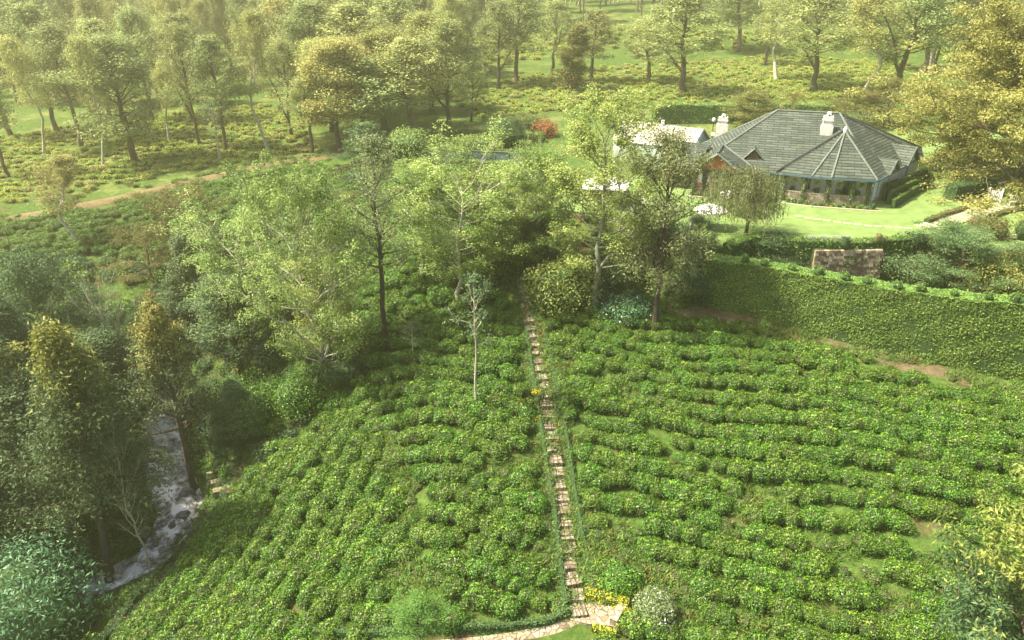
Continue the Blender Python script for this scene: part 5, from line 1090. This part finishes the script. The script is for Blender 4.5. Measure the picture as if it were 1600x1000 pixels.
# garden path with ladder paving
def gpath():
    a0, a1 = np.array(plane(1428, 352, 0)), np.array(plane(1556, 316, 0)); b0, b1 = np.array(plane(1462, 362, 0)), np.array(plane(1580, 322, 0)); b = MB()
    def q(p, w_, z, mi):
        b.prism([tuple(t_) for t_ in p], -.05, z, mi)
    d = (a1-a0)/np.linalg.norm(a1-a0); n_ = (b0-a0); n_ = n_-d*(n_@d); W_ = np.linalg.norm(n_); n_ /= W_; L_ = np.linalg.norm(a1-a0); W_ = min(W_, 3.2)
    q([a0, a1, a1+n_*.55, a0+n_*.55], 0, .035, 0); q([a0+n_*(W_-.5), a1+n_*(W_-.5), a1+n_*W_, a0+n_*W_], 0, .035, 0); k = .15
    q([a0+n_*.56, a1+n_*.56, a1+n_*(W_-.51), a0+n_*(W_-.51)], 0, .012, 1)
    while k < L_-.5: q([a0+d*k+n_*.62, a0+d*(k+.62)+n_*.62, a0+d*(k+.62)+n_*(W_-.57), a0+d*k+n_*(W_-.57)], 0, .04, 0); k += 1.05
    o = b.build('garden_path', [M['slab'], M['lawn']]); tag(o, kind='structure')
gpath()
SS = [(1248,338),(1262,341),(1277,343),(1292,345),(1308,347),(1324,349),(1340,351),(1356,353),(1372,354),(1388,355),(1404,356),(1418,357)]
for k, p in enumerate(SS):
    x, y = plane(*p, 0); b = MB(); b.box((0, 0, 0), (.62+.1*random.random(), .4, .05)); o = b.build('stepping_stone', M['slab']); o.location = (x, y, .02); o.rotation_euler.z = -.15+random.uniform(-.1, .1); tag(o, 'flat pale stepping stone set in the lawn in front of the verandah', 'stepping stone', 'stepping stones across the lawn')
# parasols
def parasol(px, py, r, h, label, closed=False, tilt=0):
    x, y = plane(px, py, 0); e = empty('parasol', (x, y, 0), .3, label, 'parasol'); b = MB(); b.tube([(0, 0, 0), (0, 0, h+.1)], .035, 8); b.build('pole', M['whitepaint'], e); b = MB(); b.tube([(0, 0, 0), (0, 0, .08)], [.35, .3], 12); b.build('base', M['metal'], e)
    b = MB(); n = 8; 
    if closed: b.tube([(0, 0, h-1.5), (0, 0, h-1.3), (0, 0, h-.6), (0, 0, h)], [.17, .2, .13, .03], 8)
    else:
        rings = [(0, h), (r*.5, h-.28), (r, h-.62), (r, h-.80)]; V = []
        for rr, z in rings:
            for j in range(n): V.append((max(rr, .02)*math.cos(j*2*math.pi/n), max(rr, .02)*math.sin(j*2*math.pi/n), z))
        V2 = [(a*.985, c*.985, z-.02) for a, c, z in V]; Fs = [(i*n+j, i*n+(j+1) % n, (i+1)*n+(j+1) % n, (i+1)*n+j)[::-1] for i in range(3) for j in range(n)]; m_ = len(V)
        Fs += [tuple(m_+k for k in f[::-1]) for f in Fs]+[(3*n+j, 3*n+(j+1) % n, m_+3*n+(j+1) % n, m_+3*n+j) for j in range(n)]; b.add(V+V2, Fs)
    b.build('canopy', M['canvas'], e)
parasol(1108, 357, 1.55, 2.5, 'open white parasol nearest the black trunked tree'); parasol(1150, 335, 1.9, 2.7, 'open white parasol half hidden behind the weeping tree'); parasol(1078, 372, 0, 2.3, 'furled white parasol between the tree crown and the open parasols', True)
# marquee
x, y = plane(945, 322, 0); e = empty('marquee', (x, y, 0), -.15, 'white canvas garden marquee glimpsed through the light green tree', 'marquee')
rf = MB()
for p in ([(-2.4, -1.7, 2.2), (2.4, -1.7, 2.2), (1.2, 0, 3.1), (-1.2, 0, 3.1)], [(2.4, -1.7, 2.2), (2.4, 1.7, 2.2), (1.2, 0, 3.1)], [(2.4, 1.7, 2.2), (-2.4, 1.7, 2.2), (-1.2, 0, 3.1), (1.2, 0, 3.1)], [(-2.4, 1.7, 2.2), (-2.4, -1.7, 2.2), (-1.2, 0, 3.1)]): rf.slab(p, .04)
rf.build('canopy', M['canvas'], e)
for sx in (-1, 1):
    for sy_ in (-1, 1): b = MB(); b.tube([(sx*2.3, sy_*1.6, 0), (sx*2.3, sy_*1.6, 2.2)], .05, 6); b.build('pole', M['metal'], e)
b = MB(); b.box((0, 1.62, 1.1), (4.5, .04, 2.1)); b.build('interior_shade_sheet', M['darkwood'], e)  # dark sheet added to stand for the shade inside the tent
def chair(px, py, rz, label):
    x, y = plane(px, py, 0); e = empty('garden_chair', (x, y, 0), rz, label, 'garden chair'); b = MB(); b.box((0, 0, .45), (.52, .5, .05)); b.build('seat', M['whitepaint'], e)
    b = MB(); [b.box((k*.11, .25, .75), (.06, .03, .55)) for k in (-2, -1, 0, 1, 2)]; b.box((0, .25, 1.04), (.52, .04, .07)); b.build('backrest', M['whitepaint'], e)
    for sx in (-1, 1):
        for q in (-1, 1): b = MB(); b.box((sx*.22, q*.21, .215), (.045, .045, .43)); b.build('leg', M['whitepaint'], e)
chair(990, 338, .6, 'white garden chair on the lawn beside the marquee'); chair(1003, 322, -.8, 'white garden chair behind the grey green tree crown'); 
# white bench and gate
x, y = plane(1590, 322, 0); e = empty('garden_bench', (x, y, 0), -.2, 'white slatted bench under the golden tree at the right edge', 'bench')
b = MB(); [b.box((0, k*.12, .45), (2.0, .09, .04)) for k in (-1, 0, 1)]; b.build('seat', M['whitepaint'], e)
b = MB(); [b.box((k*.2, .22, .75), (.06, .03, .55)) for k in range(-4, 5)]; b.box((0, .22, 1.03), (2.0, .05, .08)); b.box((0, .22, .52), (2.0, .05, .06)); b.build('backrest', M['whitepaint'], e)
for sx in (-1, 1):
    for q in (-1, 1): b = MB(); b.box((sx*.9, q*.18, .215), (.07, .07, .43)); b.build('leg', M['whitepaint'], e)
x, y = plane(1552, 315, 0); e = empty('garden_gate', (x, y, 0), -.5, 'small white gate where the paved path ends', 'gate')
for s_ in (-1, 1): b = MB(); b.box((s_*.6, 0, .75), (.14, .14, 1.5)); b.build('gate_post', M['whitepaint'], e)
b = MB(); [b.box((k*.16, 0, .68), (.09, .03, 1.1)) for k in range(-3, 4)]; b.box((0, .035, .35), (1.05, .03, .08)); b.box((0, .035, 1.0), (1.05, .03, .08)); b.build('gate_leaf', M['whitepaint'], e)
x, y = plane(1585, 374, 0); e = empty('stone_bench', (x, y, 0), .05, 'low pale stone bench beside the large egg shaped topiary', 'bench'); b = MB(); b.box((0, 0, .42), (1.9, .42, .1)); b.build('seat', M['slab'], e)
for s_ in (-1, 1): b = MB(); b.box((s_*.7, 0, .185), (.2, .34, .37)); b.build('leg', M['slab'], e)
# tennis fence
a, c = hit(672, 254), hit(838, 262); e = empty('tennis_fence', (a[0], a[1], a[2]), 0, 'teal mesh fence of the tennis court with pale top rail', 'fence'); n = 9; dv = np.array(c)-np.array(a); hF = 1.8
for k in range(n): p = dv*k/(n-1); b = MB(); b.tube([(p[0], p[1], p[2]-.2), (p[0], p[1], p[2]+hF+.1)], .05, 6); b.build('post', M['ridge'], e)
b = MB(); V = [(0, .05, 0), (dv[0], dv[1]+.05, dv[2]), (dv[0], dv[1]+.05, dv[2]+hF), (0, .05, hF)]; V = V+[(q[0], q[1]+.03, q[2]) for q in V]; b.add(V, [(0, 1, 2, 3), (7, 6, 5, 4), (0, 4, 5, 1), (1, 5, 6, 2), (2, 6, 7, 3), (3, 7, 4, 0)]); b.build('mesh_panel', M['teal'], e)
b = MB(); b.tube([(0, 0, hF+.06), (dv[0], dv[1], dv[2]+hF+.06)], .05, 6); b.build('rail', M['ridge'], e)
# pillar with terracotta cap
x, y, z = hit(803, 400); e = empty('pillar', (x, y, z), .4, 'low pillar with terracotta tiled cap at the head of the steps', 'pillar'); b = MB(); b.box((0, 0, .9), (.7, .7, 2.0)); b.build('shaft', M['stone'], e); b = MB(); b.box((0, 0, 2.15), (1.25, 1.25, .5), 0, 0, .35); b.build('cap', M['clay'], e)
# rocks
def rock(px, py, rx, rz_, label, mat='darkstone', group=None, flat=.5):
    x, y, z = hit(px, py); d = depth(y, z); r = rx*d/F; b = MB(); b.blob((0, 0, 0), (r, r*.75, r*flat), 5, seed=px, amp=.34); o = b.build('boulder', M[mat]); o.location = (x, y, max(z, -17.6)+r*flat*.25); o.rotation_euler.z = rz_; tag(o, label, 'boulder', group)
rock(298, 777, 13, .2, 'large flat topped dark boulder at the right edge of the stream', 'darkstone', None, .7)
rock(290, 812, 11, .6, 'blue black boulder split by white water below the flat topped one')
rock(272, 828, 8, 1.6, 'rounded dark boulder in the foam at the narrowest bend'); 
for px, py, r_ in ((270,700,6),(238,722,5),(262,765,5),(236,800,7),(228,845,6),(246,860,7),(200,893,6),(188,912,9),(215,888,5),(150,918,7),(226,830,6),(292,745,6),(284,720,5),(246,690,4),(262,684,5),(276,738,4),(243,748,5),(250,785,6),(262,800,4),(292,830,6),(282,845,5),(256,872,5),(268,862,6),(236,888,5),(176,918,5),(165,898,6),(130,912,5),(120,930,6),(160,925,4),(305,798,6),(240,815,5),(233,832,6)): rock(px, py, r_, px*.1, 'small wet rock breaking the surface of the stream', 'rock' if px % 3 else 'darkstone', 'small rocks in the stream')
for k, (px, py, w, lb) in enumerate(((332, 745, .9, 'upper'), (341, 757, 1.1, 'middle'), (347, 770, 1.3, 'lower'))):
    x, y, z = hit(px, py); b = MB(); b.box((0, 0, 0), (w, .6, .5), taper=.93); o = b.build('stone_block', M['stone']); o.location = (x, y, z+.15); o.rotation_euler.z = .4; tag(o, lb+' block of three mossy stone blocks on the right bank', 'stone block')
# weeping tree
def weeping():
    x, y, z = hit(1165, 368); e = empty('weeping_tree', (x, y, z), 0, 'weeping tree with hanging strands on the lawn in front of the porch', 'weeping tree'); h = z_at(y, 256)-z; r0 = 50*depth(y, z+h*.5)/F
    rg = np.random.default_rng(21); b = MB(); tr0 = [(0, 0, -.3), (.05, 0, 1.2), (-.05, .05, 2.6), (.05, 0, h*.62), (0, 0, h*.85)]; b.tube(tr0, [.2, .16, .14, .1, .05], 8); LV = []; NV = []
    for i in range(44):
        az = i*2.4; u = rg.random(); zb = h*(.42+.45*u); L_ = r0*(.95-.45*u)*(.6+.6*rg.random()); lop = 1.+.25*math.cos(az-3.1)
        P = tube_path(np.array([0, 0, zb]), np.array([math.cos(az), math.sin(az), .9]), L_*lop*1.75, 6, -1.3, rg, .1); b.tube(P, np.linspace(.05, .012, 7), 4)
        for q in range(24):
            p = P[2+rg.integers(0, 5)]+rg.normal(size=3)*[.3, .3, .12]; ln = (p[2]-h*.13)*(.25+.6*rg.random()); m_ = max(4, int(ln/.09)); t_ = np.linspace(0, 1, m_)[:, None]; dr = rg.normal(size=3)*.18; S = p+t_*np.array([dr[0], dr[1], -ln])+rg.normal(size=(m_, 3))*.05; LV.append(S)
    b.build('trunk', M['barkdark'], e, smooth=True); LV = np.concatenate(LV); V, Fq = leaf_quads(LV, rg.normal(size=LV.shape), .20, .055, rg, -.85); mk('crown', V, [Fq], [M['weep']], e, None, np.repeat(rg.random(len(LV)), 4))
weeping()
# palm
def palm(px, top, ywd, label):
    x = (px-800)/F*depth(ywd, 5); z0 = z1(x, ywd); z = z_at(ywd, top); h = z-z0; e = empty('palm', (x, ywd, z0), 0, label, 'palm'); b = MB(); b.tube([(0, 0, -.2), (.1, 0, h*.5), (0, .1, h)], [.22, .16, .14], 8); b.build('trunk', M['bark'], e, smooth=True)
    rg = np.random.default_rng(4)
    for k in range(16):
        az = k*2.4; el = .9-.085*k*.9; P = tube_path(np.array([0, 0, h]), np.array([math.cos(az)*math.cos(el), math.sin(az)*math.cos(el), math.sin(el)+.1]), 2.9, 9, -1.1, rg, .02); b = MB(); b.tube(P, np.linspace(.04, .01, 10), 4); V = []; 
        t_ = np.linspace(.12, 1, 34)
        for tt in t_:
            f = tt*9; i = min(int(f), 8); p = P[i]+(P[i+1]-P[i])*(f-i); dd = P[i+1]-P[i]; dd /= np.linalg.norm(dd); s = np.cross(dd, (0, 0, 1)); s /= np.linalg.norm(s)+1e-9
            for sg in (-1, 1): l_ = .62*math.sin(math.pi*min(1, tt*.8+.15)); tip = p+s*sg*l_*.85+dd*l_*.45-np.array([0, 0, l_*.3]); V += [p-dd*.03, p+dd*.03, tip+dd*.012, tip-dd*.012]
        V = np.array(V); b.add(V, np.arange(len(V)).reshape(-1, 4), 0, np.repeat(rg.random(len(V)//4), 4)); b.build('frond', M['olive'], e)
palm(1236, 150, 104, 'palm with arching pale fronds showing behind the roof ridge')
shrub(27, 652, 11, 14, 'dark', 'bush with pink and white blossom at the left edge of the valley', 500, .2, .5, 'white', .5, cat='flowering bush', name='flowering_bush')
# ------------------------------------------------------------------ light
SUN_AZ, SUN_EL = R(-92), R(54)   # azimuth measured from +Y (view direction), negative = left
sd = Vector((math.sin(SUN_AZ)*math.cos(SUN_EL), math.cos(SUN_AZ)*math.cos(SUN_EL), math.sin(SUN_EL)))
l = bpy.data.lights.new('sun', 'SUN'); l.energy = 5.0; l.angle = R(.6); l.color = (1, .91, .70)
lo = bpy.data.objects.new('sun', l); COL.objects.link(lo); lo.rotation_euler = sd.to_track_quat('Z', 'Y').to_euler(); lo.location = (0, 0, 60)
w = bpy.data.worlds.new('World'); SC.world = w; w.use_nodes = True; t = w.node_tree
sk = t.nodes.new('ShaderNodeTexSky'); sk.sky_type = 'NISHITA'; sk.sun_disc = False; sk.sun_elevation = SUN_EL; sk.sun_rotation = math.atan2(sd.x, sd.y); sk.air_density = 1.; sk.dust_density = 6; sk.ozone_density = .6
bg = t.nodes['Background']; t.links.new(sk.outputs[0], bg.inputs[0]); bg.inputs[1].default_value = .10
# haze
HZ = HAZE_DENS = .00105
hb = MB(); hb.box((0, 725, 12), (2600, 1600, 72)); ho = hb.build('haze', [bpy.data.materials.new('haze_air')]); tag(ho, kind='stuff')
m = ho.data.materials[0]; m.use_nodes = True; t = m.node_tree; t.nodes.clear()
pv = t.nodes.new('ShaderNodeVolumePrincipled'); pv.inputs['Color'].default_value = (1.0, .95, .62, 1); pv.inputs['Density'].default_value = HZ; pv.inputs['Anisotropy'].default_value = .65
oo = t.nodes.new('ShaderNodeOutputMaterial'); t.links.new(pv.outputs[0], oo.inputs['Volume'])
SC.view_settings.view_transform = 'Standard'; SC.view_settings.look = 'None'; SC.view_settings.exposure = 1.4; SC.view_settings.gamma = 1
c = SC.cycles; c.max_bounces = 6; c.diffuse_bounces = 3; c.glossy_bounces = 2; c.transmission_bounces = 4; c.transparent_max_bounces = 4; c.volume_bounces = 1; c.use_adaptive_sampling = True; c.adaptive_threshold = .02
